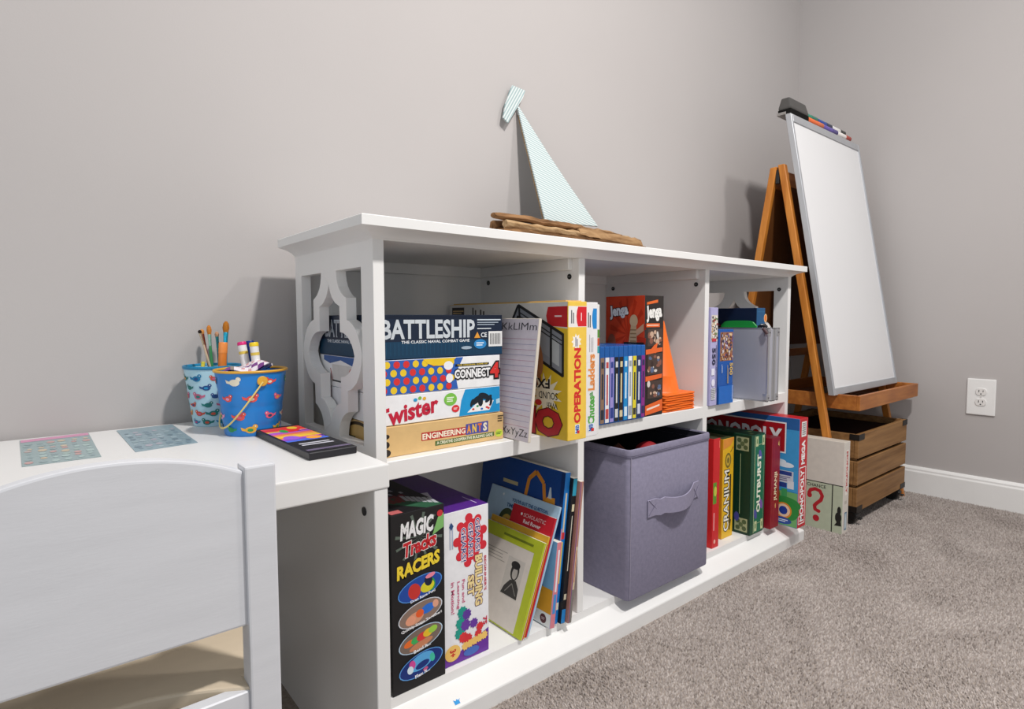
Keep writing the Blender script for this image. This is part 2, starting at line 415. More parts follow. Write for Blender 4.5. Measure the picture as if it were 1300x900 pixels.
# ================================================================== CHAIR
def chair():
    t = thing('childrens_chair', 'white wooden childrens chair with arched back pushed to the desk', 'chair', (0, 0, 0))
    ps = []
    for xa in (-.2575, -.5375):
        ps.append(B((xa, -.632, 0), (xa + .0315, -.603, .5575), 'back_post', CHAIRW, t, .0022, 2))
    xl, xr = -.508, -.256; n = 28; top = []
    zr, za, zl = .5485, .5790, .5485; xa_ = (xl + xr) / 2 + .006
    for i in range(n + 1):
        x = xl + (xr - xl) * i / n; q = (x - xa_) / ((xr - xl) / 2); top.append((x, zr + (za - zr) * max(0, 1 - abs(q) ** 2.1)))
    mb = MB(); mb.prism([(xl, .386), (xr, .386)] + top[::-1], 'y', -.6265, -.6085); mb.build('backrest', CHAIRW, t, .0025, seg=2)
    # seat with a curved rear edge between the posts
    rear = []
    for i in range(15):
        s_ = i / 14; x = -.5068 + .2498 * s_; rear.append((x, -.6265 + .050 * math.sin(math.pi * s_)))
    mb = MB(); mb.prism([(p[0], p[1]) for p in rear] + [(-.2568, -.6022), (-.224, -.6022), (-.224, -.36), (-.540, -.36), (-.540, -.6022), (-.5072, -.6022)], 'z', .2995, .318); mb.build('seat', mat('seat_cream', 'd3c3ab', .45, .4, noise=.04, nscale=8, stretch=(1, 5, 1)), t, .003, seg=2)
    B((-.506, -.6275, .262), (-.257, -.6115, .3145), 'rear_rail', CHAIRW, t, .0015)
    for xa in (-.2575, -.5375): B((xa, -.40, 0), (xa + .0305, -.37, .299), 'front_leg', CHAIRW, t, .002)
    for xa in (-.253, -.533): B((xa, -.603, .255), (xa + .018, -.40, .299), 'side_rail', CHAIRW, t, .001)
    B((-.507, -.393, .255), (-.2575, -.375, .299), 'front_rail', CHAIRW, t, .001)
chair()

# ================================================================== THINGS ON THE DESK
rnd = random.Random(11)
def sheet(label, pts, base, band, seed, cols):
    q = random.Random(seed); c = [sum(p[i] for p in pts) / 4 for i in (0, 1)]
    t = thing('sticker_sheet', label, 'sticker sheet', (c[0], c[1], ZD), group='sticker sheets on the desk')
    P = [(p[0] - c[0], p[1] - c[1]) for p in pts]   # back-left, back-right, front-right, front-left
    mb = MB(); mb.prism(P[::-1], 'z', .0003, .0009); mb.build('sheet', ink(base, .3), t)
    def uv(u, v):
        a = [P[3][i] * (1 - u) + P[2][i] * u for i in (0, 1)]; b = [P[0][i] * (1 - u) + P[1][i] * u for i in (0, 1)]
        return (a[0] * (1 - v) + b[0] * v, a[1] * (1 - v) + b[1] * v)
    mb = MB()
    if band: mb.add([(*uv(a, b), .0011) for a, b in ((0.01, .88), (.99, .88), (.99, .99), (.01, .99))], [(0, 1, 2, 3)], ink(band, .3))
    for i in range(6):
        for j in range(8):
            u, v = .1 + i * .16 + q.uniform(-.02, .02), .07 + j * .1 + q.uniform(-.015, .015); r = q.uniform(.035, .065); n = 9
            mb.add([(*uv(u + r * math.cos(k / n * 6.283), v + r * .7 * math.sin(k / n * 6.283)), .0012) for k in range(n)], [tuple(range(n))], ink(q.choice(cols), .3))
    mb.build('sticker_print', None, t)
sheet('sticker sheet with pink header strip lying flat on the white desk', [(-.4439, -.030), (-.3521, -.020), (-.3515, -.2495), (-.4394, -.2521)], '94a9ab', 'd492b4', 1, ['b8a7a4', '9cb3ae', 'c49c9a', '8fa5a8', 'c9b9a0', 'a9c0be'])
sheet('pale blue sticker sheet lying flat on the white desk', [(-.3121, -.030), (-.2243, -.024), (-.2228, -.2332), (-.3093, -.2469)], '8ea6b0', None, 2, ['7f98a6', 'a5bac2', '6f8794', 'b1b0bc', '92aab2'])
def scratch():
    t = thing('art_pad', 'black scratch art pad with rainbow cover beside the blue bucket', 'art pad', (-.0965, -.352, ZD), (0, 0, R(1.5)))
    w, d, h = .072, .232, .011
    B((-w / 2, -d / 2, .0005), (w / 2, d / 2, h), 'pad', ink('1c1b20', .4), t, .001)
    p = Print(t, 'top', w, d, h, -w / 2); S = .001
    p.rect(.003, .004, w - .003, .090, '151419')
    cols = ['c65bc9', '8a4fd0', '4a6fe0', '3fb5c0', 'f2cf3a', 'f59a2f', 'ef5a6a', 'e24fa5']
    for i in range(14):
        v0 = .090 + i * .0098; pts = [(.003, v0), (w - .003, v0 + .008 * math.sin(i)), (w - .003, v0 + .0128), (.003, v0 + .0128)]
        p.poly(pts, ['4a6fe0', '8a4fd0', 'c65bc9', 'f59a2f', 'f2cf3a', 'f5b53f', 'ef7a5a', 'c65bc9', 'b060d8', 'f2cf3a', 'f04a3a', 'ee2f2f', 'f04a3a', '1a1a20'][i])
    p.ell(.042, .19, .016, .02, 'ee2a2e').ell(.030, .182, .006, .014, '2fae4a').ell(.052, .205, .008, .012, 'f5d23a')
    p.ell(.02, .12, .012, .016, '9f5fe0').ell(.05, .105, .012, .012, 'f7a63a')
    p.bars(.036, .06, .05, .024, 2, 'c9c9d2', 0, .55, 4).rect(.003, .012, w - .003, .022, '6a5f7a')
    p.done()
scratch()

def birds(t, r_of, zs, n, cols, seed, off=.0006, size=.009):
    """bird shaped prints wrapped on a conical wall"""
    q = random.Random(seed)
    for zi, z in enumerate(zs):
        for k in range(n):
            a0 = 2 * math.pi * (k + .5 * (zi % 2) + q.uniform(-.12, .12)) / n; mb = MB(); s_ = size * q.uniform(.8, 1.15); fl_ = q.choice((-1, 1)); c = q.choice(cols); c2 = q.choice(cols)
            def put(pts, c, o):
                vs = []
                for u, v in pts:
                    zz = z + v * s_; rr = r_of(zz) + off + o; vs.append((rr * math.cos(a0 + fl_ * u * s_ / rr), rr * math.sin(a0 + fl_ * u * s_ / rr), zz))
                mb.add(vs, [tuple(range(len(vs)))], ink(c))
            ci = lambda cx, cy, rx, ry, n_=10: [(cx + rx * math.cos(i / n_ * 6.283), cy + ry * math.sin(i / n_ * 6.283)) for i in range(n_)]
            put(ci(0, 0, .95, .62), c, 0); put(ci(-.75, .6, .45, .42), c, .0001)
            put([(.6, .1), (1.7, .5), (1.5, -.1), (.7, -.3)], c, .0001); put(ci(.05, -.02, .5, .3), c2, .0003); put(ci(-.8, .66, .12, .12, 6), 'ffffff', .0003); mb.build('bird_print', None, t)
def bucket():
    t = thing('toy_bucket', 'blue metal toy bucket with bird prints and yellow handle', 'bucket', (-.1285, -.197, ZD))
    prof = lambda z: .0445 + (z / .113) * .0135
    mb = MB(); pr = [(0, .0003), (.0435, .0003)]
    for i in range(29):
        z = .002 + .108 * i / 28; g = -.0007 if any(abs(z - q) < .0022 for q in (.018, .05, .08)) else 0; pr.append((prof(z) + g, z))
    ins = [(prof(.108) - .0015, .1085), (prof(.05) - .0015, .05), (prof(.006) - .0015, .006), (0, .006)]
    mb.lathe(pr + ins, 48); mb.build('bucket_body', mat('bucket_blue', '1a80d2', .3, .5, noise=.04), t, smooth=True)
    mb = MB(); mb.lathe([(prof(.11) - .0014, .1075), (prof(.11) + .0022, .1085), (prof(.11) + .003, .1105), (prof(.11) + .0018, .1125), (prof(.11) - .0015, .112), (prof(.11) - .0024, .109), (prof(.11) - .0014, .1075)], 48, cap=False)
    mb.build('rim', mat('bucket_yellow', 'e0a93a', .35), t, smooth=True, sharp=80)
    birds(t, prof, (.012, .034, .065, .093), 7, ['e86a8a', '4fb8dc', '2f9a5a', 'f0b23a', 'e9574f', 'f4a0c6', '1f4f7a', 'efe6cf'], 5, size=.0085)
    # ears and handle, hanging on the camera side
    aE = R(-88); c = Vector((math.cos(aE), math.sin(aE), 0)); s_ = Vector((-math.sin(aE), math.cos(aE), 0))
    hp = []
    for sg, nm in ((1, 0), (-1, 1)):
        ctr = c * sg * (prof(.096) + .0012) + Vector((0, 0, .0945)); ax = c * sg
        mb = MB(); n = 18; r_ = [[ctr + ax * k + (s_ * math.cos(i / n * 6.283) + Vector((0, 0, 1)) * math.sin(i / n * 6.283)) * rr for i in range(n)] for k, rr in ((-.001, .0086), (.0012, .0086), (.0022, .0074))]
        mb.loft(r_); mb.build('handle_ear', mat('bucket_yellow', 'e0a93a'), t, smooth=True)
    pts = []
    A = c * (prof(.096) + .004) + Vector((0, 0, .0935)); Bp = -c * (prof(.096) + .004) + Vector((0, 0, .0935))
    side = -s_
    for i in range(25):
        a = math.pi * i / 24; r_ = prof(.096) + .0045
        zz = .0935 - math.sin(a) * .080; p = c * math.cos(a) * r_ + side * math.sin(a) * (prof(zz) + .0045); p.z = zz
        rad = math.hypot(p.x, p.y); mn = prof(p.z) + .0028
        if rad < mn: p.x *= mn / rad; p.y *= mn / rad
        pts.append(p)
    mb = MB(); mb.tube(pts, .0014, 7); mb.build('handle', mat('bucket_cord', 'e9d27a', .5), t, smooth=True)
bucket()
def cup():
    t = thing('pencil_cup', 'pale blue tumbler printed with small birds holding paint brushes', 'cup', (-.160, -.0625, ZD))
    prof = lambda z: .0355 + z / .112 * .0135
    mb = MB(); mb.lathe([(0, .0003), (.035, .0003)] + [(prof(.002 + .108 * i / 10), .002 + .108 * i / 10) for i in range(11)] + [(prof(.11) - .0015, .111), (prof(.05) - .0015, .05), (prof(.006) - .0015, .006), (0, .006)], 40)
    mb.build('cup_body', mat('cup_pale', 'b6dcea', .35, .5, noise=.03), t, smooth=True)
    mb = MB(); mb.lathe([(prof(.11) - .0016, .106), (prof(.11) + .0008, .1065), (prof(.11) + .0022, .1095), (prof(.11) + .0012, .1125), (prof(.11) - .0016, .112), (prof(.11) - .0022, .109), (prof(.11) - .0016, .106)], 40, cap=False)
    mb.build('rim', mat('cup_rim', '1d86b4', .35), t, smooth=True, sharp=80)
    birds(t, prof, (.009, .025, .041, .057, .073, .090), 9, ['c5497a', '1d7fae', 'd4563e', '1f7f7a', 'e0a24a', '23508c', 'cf6a8a', '2a94c8'], 8, size=.0075)
cup()
def stick(kind, label, p0, p1, group, **k):
    """slender thing from p0 (inside the vessel) to p1 (tip)"""
    p0, p1 = Vector(p0), Vector(p1); ln = (p1 - p0).length
    t = thing(kind, label, k.get('cat', kind.split('_')[-1]), p0, group=group); t.rotation_mode = 'QUATERNION'
    t.rotation_quaternion = (p1 - p0).to_track_quat('Z', 'Y')
    return t, ln
CX, CY = -.160, -.0625
def brush(label, base, tip, hcol, fcol, bcol, r, bl):
    t, ln = stick('paint_brush', label, base, tip, 'paint brushes in the tumbler', cat='paint brush'); fe = .022
    mb = MB(); mb.lathe([(.0006, 0), (r * .6, .002), (r, ln * .5), (r * .75, ln - bl - fe)], 12); mb.build('brush_handle', ink(hcol, .3), t, smooth=True)
    mb = MB(); mb.lathe([(r * .8, ln - bl - fe), (r * .86, ln - bl - fe * .5), (r * 1.0, ln - bl), (r * .9, ln - bl + .001)], 12); mb.build('ferrule', mat('ferrule_' + fcol, fcol, .25, metal=.8), t, smooth=True)
    mb = MB(); mb.lathe([(r * .95, ln - bl), (r * 1.35, ln - bl * .55), (r * 1.1, ln - bl * .2), (r * .45, ln)], 12); mb.build('bristles', mat('bristle_' + bcol, bcol, .8, .1, noise=.2, nscale=400), t, smooth=True)
def wpt(u, v, y):
    q = Vector(FW) + Vector(RT) * ((u - 650) / 740.45) + Vector(UP) * ((450 - v) / 740.45)
    c = Vector((-.4239, -1.2709, .7126)); return c + q * ((y - c.y) / q.y)
zc0 = ZD + .008
brush('paint brush with wide bushy tan bristles and turquoise ferrule', (CX + .013, CY - .014, zc0), wpt(287, 408, -.05), '2a8fb0', '35b9dc', 'b5712a', .0046, .022)
brush('paint brush with tan bristles and silver green ferrule', (CX + .003, CY + .004, zc0), wpt(265, 413, -.035), '3f8f5a', 'a9d8c4', 'c97f38', .0034, .018)
brush('slim paint brush with dark red handle', (CX + .012, CY + .012, zc0), wpt(256, 418, -.06), '7d2424', '9c4a33', 'c98a4a', .0028, .009)
brush('small paint brush with teal handle and pale bristles', (CX + .02, CY + .016, zc0), wpt(275, 421, -.028), '1f7f86', '3a8f94', 'c99a7a', .003, .010)
brush('slim paint brush with natural wood handle and black tip', (CX + .018, CY - .004, zc0), wpt(253, 419, -.085), 'd8c2a4', 'c8b69a', '2a211c', .0024, .006)
def marker(label, base, tip, body, capc, r, cl, group, band=None, kind='marker_pen'):
    t, ln = stick(kind, label, base, tip, group, cat='marker')
    mb = MB(); mb.lathe([(r * .85, 0), (r, .002), (r, ln - cl), (r * .92, ln - cl + .0005)], 16); bd = mb.build('barrel', ink(body, .35), t, smooth=True)
    mb = MB(); mb.lathe([(r * 1.06, ln - cl), (r * 1.06, ln - .002), (r * .9, ln), (0, ln)], 16); mb.build('cap', ink(capc, .35), t, smooth=True)
    if band:
        mb = MB(); mb.lathe([(r + .0003, ln - cl - .016), (r + .0003, ln - cl - .011)], 16, cap=False); mb.build('band', ink(band), bd)
marker('thick orange marker standing in the tumbler', (CX + .004, CY - .024, zc0), wpt(283.5, 434.5, -.092), 'f08a3a', 'f3944a', .0073, .02, None)
BX, BY = -.1285, -.197
gm = 'markers in the blue bucket'
marker('white marker with bright pink end cap in the bucket', (BX + .012, BY + .012, ZD + .008), wpt(306.5, 434, -.165), 'f1f0ee', 'dc2a7c', .0073, .006, gm, 'e6c85a')
marker('white marker with yellow end cap in the bucket', (BX + .018, BY - .004, ZD + .008), wpt(322, 434.5, -.19), 'f1f0ee', 'f0cf2a', .0073, .007, gm, 'e6c85a')
marker('dark blue marker behind the yellow capped marker', (BX + .022, BY + .028, ZD + .008), wpt(317, 432.5, -.16), '1f3f8c', '1c3a86', .0065, .012, gm)
marker('short yellow green crayon stub inside the tumbler', (CX - .026, CY - .012, zc0 + .05), wpt(258, 459, -.075), 'd8cf4a', 'd8cf4a', .0032, .004, None, kind='crayon')
def pouch():
    t = thing('foil_packet', 'crumpled white and purple foil packet stuffed in the blue bucket', 'packet', (BX, BY, ZD + .088))
    mb = MB(); q = random.Random(4); nx, ny = 15, 9; P = []
    M_ = Matrix.Rotation(R(-20), 4, 'Z') @ Matrix.Rotation(R(-6), 4, 'Y')
    for sgn in (1, -1):
        for j in range(ny):
            for i in range(nx):
                u, v = i / (nx - 1) * 2 - 1, j / (ny - 1) * 2 - 1; th = .010 * (1 - abs(u) ** 3) * (1 - abs(v) ** 3) * sgn
                p = Vector((u * .037, v * .03, .022 + th + .004 * math.sin(u * 4 + v * 2) + q.uniform(-.0009, .0009) * (sgn > 0) + .006 * (u if u > 0 else -u * .6)))
                if math.hypot(p.x, p.y) > .047: f = .047 / math.hypot(p.x, p.y); p.x *= f; p.y *= f
                P.append(M_ @ p)
    F = []
    for s_ in (0, 1):
        for j in range(ny - 1):
            for i in range(nx - 1):
                a = s_ * nx * ny + j * nx + i; F.append(((a, a + 1, a + nx + 1, a + nx), i, j, s_))
    for f, i, j, s_ in F:
        c = 'ece4ea'
        if (i // 2 + j) % 5 == 0: c = '7a3f86'
        elif (i + 2 * j) % 7 == 0: c = 'd59aa0'
        elif i < 3: c = '8f8378'
        mb.add([P[k] for k in f], [(0, 1, 2, 3)], ink(c, .25))
    o = mb.build('packet_body', None, t)
pouch()

# ================================================================== BOAT ON TOP
def boat():
    t = thing('driftwood_sailboat', 'driftwood sailboat ornament with striped pale sail leaning on the wall', 'ornament', (.66, -.13, H))
    q = random.Random(21); M0 = Matrix.Translation((-.66, .13, -H))
    woods = [mat('driftwood_a', '9a7450', .85, .15, nscale=14, stretch=(1, 6, 6), dark='5d4029', bump=.4, bscale=60), mat('driftwood_b', 'b08d66', .85, .15, nscale=14, stretch=(1, 6, 6), dark='7a5a3c', bump=.4, bscale=60), mat('driftwood_c', 'c9ab84', .85, .15, nscale=14, stretch=(1, 6, 6), dark='94734e', bump=.4, bscale=60)]
    def log(a, b, ry, rz, m, seed):
        q = random.Random(seed); a, b = Vector(a), Vector(b); rings = []; n = 9; N = 16
        jit = [q.uniform(.7, 1.25) for _ in range(n)]
        for i in range(N + 1):
            s_ = i / N; c = a.lerp(b, s_) + Vector((0, q.uniform(-.0025, .0025), q.uniform(-.0018, .0018)))
            tp = min(1, .8 + 2.5 * min(s_, 1 - s_)); rings.append([c + Vector((q.uniform(-.002, .002), ry * tp * jit[k] * math.cos(k / n * 6.283) * q.uniform(.85, 1.12), rz * tp * jit[k] * math.sin(k / n * 6.283) * q.uniform(.85, 1.12))) for k in range(n)])
        mb = MB(); mb.loft([[M0 @ p for p in r] for r in rings]); return mb.build('driftwood', m, t)
    y = -.150
    log((.440, y + .012, H + .0215), (1.00, y, H + .0215), .040, .0165, woods[1], 1)
    log((.455, y, H + .049), (.985, y - .002, H + .047), .036, .0155, woods[0], 2)
    log((.463, y - .020, H + .066), (.79, y - .022, H + .060), .014, .0125, woods[2], 3)
    log((.452, y + .012, H + .070), (.80, y + .010, H + .066), .017, .0135, woods[0], 4)
    log((.71, y - .022, H + .066), (.975, y - .020, H + .056), .014, .0150, woods[1], 5)
    log((.436, y - .014, H + .087), (.735, y - .016, H + .083), .014, .0090, woods[0], 6)
    log((.62, y - .004, H + .086), (.90, y - .008, H + .077), .015, .0095, woods[1], 7)
    log((.70, y + .014, H + .084), (.965, y + .006, H + .072), .013, .0095, woods[2], 8)
    # sail: thin striped board leaning to the wall
    a = wpt(656, 131, -.006); b = wpt(692, 279, -.118); c = wpt(759, 287, -.112)
    nrm = (b - a).cross(c - a).normalized();  nrm = nrm if nrm.y < 0 else -nrm
    m = bpy.data.materials.new('striped_sail'); m.use_nodes = True; nt = m.node_tree; bs = nt.nodes['Principled BSDF']; bs.inputs['Roughness'].default_value = .85
    tc = nt.nodes.new('ShaderNodeTexCoord'); mp = nt.nodes.new('ShaderNodeMapping'); mp.inputs['Rotation'].default_value = (0, R(-14), 0)
    wv = nt.nodes.new('ShaderNodeTexWave'); wv.bands_direction = 'Z'; wv.inputs['Scale'].default_value = 46; wv.inputs['Distortion'].default_value = .3; wv.inputs['Detail'].default_value = 1
    rp = nt.nodes.new('ShaderNodeValToRGB'); rp.color_ramp.elements[0].position = .35; rp.color_ramp.elements[1].position = .6
    rp.color_ramp.elements[0].color = (*lin('9fb4b5'), 1); rp.color_ramp.elements[1].color = (*lin('d3d9d8'), 1)
    nt.links.new(tc.outputs['Object'], mp.inputs[0]); nt.links.new(mp.outputs[0], wv.inputs[0]); nt.links.new(wv.outputs['Fac'], rp.inputs[0]); nt.links.new(rp.outputs[0], bs.inputs['Base Color'])
    pts = [a + (c - a).normalized() * .012, a, b]
    for i in range(7):   # lower edge and slightly hollow leech
        pts.append(b.lerp(c, i / 6) + Vector((0, 0, -.002 * math.sin(i / 6 * math.pi)))) if i else None
    for i in range(1, 9):
        s_ = i / 9; pts.append(c.lerp(a + (c - a).normalized() * .012, s_) - (c - b).normalized() * .008 * math.sin(math.pi * s_))
    pts = [M0 @ p for p in pts]; n = len(pts); mb = MB()
    mb.add([p - nrm * 0 for p in pts] + [p - nrm * .004 for p in pts], [tuple(range(n)), tuple(range(n, 2 * n))[::-1]] + [(i, (i + 1) % n, n + (i + 1) % n, n + i) for i in range(n)])
    mb.build('sail', m, t)
    mb = MB(); mb.tube([M0 @ (b + Vector((.014, .0095, -.03))), M0 @ (a + Vector((.008, .0025, -.03)))], .0025, 7); mb.build('mast', woods[2], t, smooth=True)
    # striped ribbon tied at the mast head
    f = [wpt(650.5, 108, -.016), wpt(667, 115, -.016), wpt(664, 124, -.018), wpt(645, 156, -.020), wpt(639, 149, -.020), wpt(642, 131, -.018)]
    f = [M0 @ p for p in f]; n = len(f); mb = MB(); off = Vector((0, .005, 0))
    mb.add(f + [p + off for p in f], [tuple(range(n)), tuple(range(n, 2 * n))[::-1]] + [(i, (i + 1) % n, n + (i + 1) % n, n + i) for i in range(n)])
    m2 = m.copy(); m2.name = 'striped_ribbon'
    for nd in m2.node_tree.nodes:
        if nd.type == 'MAPPING': nd.inputs['Rotation'].default_value = (0, R(57), 0)
        if nd.type == 'TEX_WAVE': nd.inputs['Scale'].default_value = 42
    mb.build('ribbon', m2, t)
boat()

# ================================================================== GAMES, UPPER LEFT CELL
Z1 = ZS
def ants():
    g = GB('game_box', 'kraft brown ant game box at the bottom of the stack', 'game box', .0240, .2835, -.388, .255, Z1, .052, {'all': 'd9b57c'}, group='stacked board games')
    p = g.face('front'); w = g.w
    p.poly([(.075, .020), (.172, .0195), (.172, .034), (.075, .0345)], 'b8342f').poly([(.170, .0185), (.222, .0185), (.222, .0395), (.170, .0385)], '4a4f9a')
    p.text('ENGINEERING', .123, .027, .092, .0105, 'f3ead2', bold=.03)
    for i, (c, cc) in enumerate(zip('ANTS', ('e0913a', 'e8c04a', 'd9703a', 'e7ddc4'))): p.text(c, .177 + i * .0125, .029, .0095, .016, cc, bold=.05)
    p.poly([(.103, .0075), (.236, .0085), (.236, .0165), (.103, .0160)], '556b35').text('A CREATIVE COOPERATIVE BUILDING GAME', .1695, .0122, .126, .0055, 'f1ead0', bold=.02)
    p.ell(.248, .0125, .0095, .0075, 'c9d84a').bars(.248, .0125, .013, .006, 2, '4a7a2a').bars(.252, .041, .014, .014, 3, '5a4a30')
    p.ell(.007, .036, .006, .004, '2a2320').ell(.006, .022, .007, .006, '2a2320').ell(.006, .008, .009, .0065, '2a2320').done()
    p = g.face('left')
    for i in range(7): p.rect(.008 + i * .012, .004, .013 + i * .012, .048, '4a3320')
    p.ell(.165, .018, .065, .033, '3a2c1c').ell(.166, .016, .060, .029, 'c6a261').rect(.118, .012, .150, .022, '2f3f24').bars(.134, .017, .026, .005, 1, 'd8d4b0').ell(.19, .008, .02, .006, '9fb83a')
    for i in range(4): p.line([(.19, .03 + i * .005), (.215, .034 + i * .006)], .0018, '3a2a20')
    p.done()
def twister():
    g = GB('game_box', 'white game box with blue end panel and red script lettering', 'game box', .0240, .2785, -.384, .258, Z1 + .0532, .051, {'all': 'eeeef0', 'top': 'eeeef0'}, group='stacked board games')
    p = g.face('front'); w = g.w
    p.poly([(.158, .001), (w - .001, .001), (w - .001, .050), (.172, .050), (.163, .03)], '1d96d2')
    p.poly([(.176, .006), (.228, .006), (.239, .024), (.203, .026)], 'f2f2f0')
    for i, (u, v) in enumerate(((.19, .011), (.2, .016), (.21, .02), (.226, .01), (.23, .016), (.222, .012), (.21, .01))): p.ell(u, v, .003, .002, ('d43a3a', '2f8f4a', 'e0c43a', 'd43a3a', 'd43a3a', 'd43a3a', '2f6fbf')[i])
    for u, v, a, b, r_ in ((.198, .028, .014, .006, 30), (.215, .034, .013, .006, -15), (.226, .028, .010, .0045, 40), (.187, .023, .008, .0035, 70), (.232, .022, .008, .003, 80), (.207, .025, .006, .010, 0)): p.ell(u, v, a, b, '16222c', r_)
    p.text('Twister', .0530, .021, .122, .031, 'c4203c', rot=9, bold=.035, shear=.15)
    p.ell(.066, .040, .004, .003, '2f9fd0').ell(.075, .0425, .0035, .003, '7fb84a').ell(.084, .041, .0035, .003, 'e8b43a')
    p.ell(.139, .0345, .014, .0115, '7cc04a').bars(.139, .0345, .016, .010, 3, 'eef6e0').ell(.150, .0165, .0085, .0068, 'd9343a').bars(.150, .0165, .009, .004, 2, 'f6dede')
    p.poly([(.245, .016), (.254, .018), (.253, .027), (.244, .025)], 'b8dff0').done()
    p = g.face('left')
    p.rect(.001, .001, .05, .05, '8f1f2c').rect(.2, .001, .257, .05, 'b51f35').line([(.22, .01), (.235, .034)], .004, 'f0e8e8').line([(.235, .034), (.245, .034)], .004, 'f0e8e8').ell(.128, .03, .018, .018, '6fb84a').bars(.128, .03, .016, .018, 3, 'eef6e0').ell(.135, .01, .016, .009, '2f8fd0').done()
def connect4():
    g = GB('game_box', 'white and blue game box dotted with red and yellow discs', 'game box', .0240, .2785, -.384, .26, Z1 + .1048, .060, {'all': 'f0f0f0', 'top': '2f62b4'}, group='stacked board games')
    p = g.face('front'); w = g.w
    p.poly([(.001, .001), (.156, .001), (.152, .02), (.157, .04), (.168, .059), (.001, .059)], '2f5fb2')
    q = random.Random(2)
    for i in range(8):
        for j in range(4):
            u, v = .006 + i * .0185 + .006 * (j % 2), .008 + j * .0145
            p.ell(u, v, .0062, .0062, ('d63434', 'ecc92e')[(i + j * 3 + (i // 2)) % 2])
    p.poly([(.082, .0588), (.090, .051), (.103, .0465), (.118, .0455), (.133, .048), (.146, .054), (.152, .0588)], 'ecc62a')
    p.ell(.135, .045, .010, .008, 'eef0f4').ell(.137, .022, .0075, .0085, 'eef0f4')
    p.text('CONNECT', .189, .028, .082, .0170, 'f4f4f4', bold=.04, out='17171a', ow=.11).text('4', .241, .031, .022, .030, 'd8342f', bold=.05, out='17171a', ow=.08)
    p.rect(.15, .0425, .227, .0465, '17171a').text('THE ORIGINAL GAME OF', .189, .0445, .07, .0026, 'e6c84a').done()
    p = g.face('left')
    p.poly([(.02, .059), (.258, .059), (.258, .045), (.2, .050), (.16, .042), (.1, .052), (.05, .044), (.02, .05)], '3a5f9f').rect(.06, .012, .165, .043, 'd9d7d3').ell(.15, .022, .016, .018, 'c8322f').line([(.06, .012), (.165, .010)], .003, '20242c').line([(.06, .012), (.052, .035)], .003, 'b03a38').bars(.215, .026, .05, .03, 5, '8a8a90').done()
def battleship():
    g = GB('game_box', 'dark navy naval game box on top of the stack', 'game box', .0240, .2845, -.384, .262, Z1 + .1654, .076, {'all': '16243a', 'top': '1a2a40'}, group='stacked board games')
    p = g.face('front'); w = g.w
    p.rect(.001, .001, w - .001, .030, '123a56').rect(.001, .0695, w - .001, .0755, '0f1b2e')
    for i in range(26): p.line([(.004 + i * .0078, .006), (.004 + i * .0078, .028)], .0006, '1d5573')
    p.text('BATTLESHIP', .0985, .051, .192, .034, 'c9d0d6', bold=.03, shear=0).text('THE CLASSIC NAVAL COMBAT GAME', .111, .0290, .142, .0050, 'e8ecf0', bold=.02)
    p.bars(.229, .067, .058, .004, 1, 'c9d4de').bars(.226, .060, .052, .008, 2, 'aab8c6', 0, .4).bars(.217, .0505, .034, .003, 1, 'dfe6ec')
    p.poly([(.193, .033), (.207, .033), (.200, .0445)], 'e09a3a').text('CE', .2155, .0385, .014, .009, 'e8ecf0').rect(.2265, .016, .2595, .045, 'e6e6e4')
    for i in range(12): p.rect(.2300 + i * .0022, .020, .2300 + i * .0022 + (.0008 if i % 3 else .0014), .041, '25262a')
    p.ell(.2065, .0215, .0145, .0090, '2f86c4').bars(.2065, .0215, .018, .008, 2, 'dbe8f2').ell(.175, .0155, .012, .003, '9fb0c0').done()
    p = g.face('left')
    p.rect(.001, .001, .261, .030, '123a56').text('BATTLESHIP', .131, .051, .20, .034, 'b4bcc4', bold=.03).text('THE CLASSIC NAVAL COMBAT GAME', .131, .027, .18, .006, 'd4dae0', bold=.02)
    for i in range(16): p.line([(.06 + i * .0095, .036), (.061 + i * .0095, .066)], .0025, '24303e')
    p.done()
ants(); twister(); connect4(); battleship()
def pad():
    t = thing('writing_pad', 'ruled alphabet practice sheet on a board leaning beside the games', 'writing sheet', (.2960, -.380, Z1), (R(0), R(7), R(0)))
    w, d, h = .007, .150, .236
    B((-w, -d / 2, .0006), (0, d / 2, h), 'backing_board', ink('d6cdbf', .6), t, .0008)
    p = Print(t, 'left', d, 1, h, 0); p.o = Vector((-w, d / 2, 0)); p.u = Vector((0, -1, 0)); p.n = Vector((-1, 0, 0))
    p.rect(.001, .001, d - .001, h - .001, 'd3ccd6')
    for i in range(17): p.line([(.003, .028 + i * .0105), (d - .003, .028 + i * .0105)], .0008, ('b9859f', '8f8fb4')[i % 2])
    p.text('IiJjKkLlMm', .078, .218, .136, .019, '33333c', bold=-.006).text('WwXxYyZz', .086, .014, .120, .018, '33333c', bold=-.006).done()
pad()
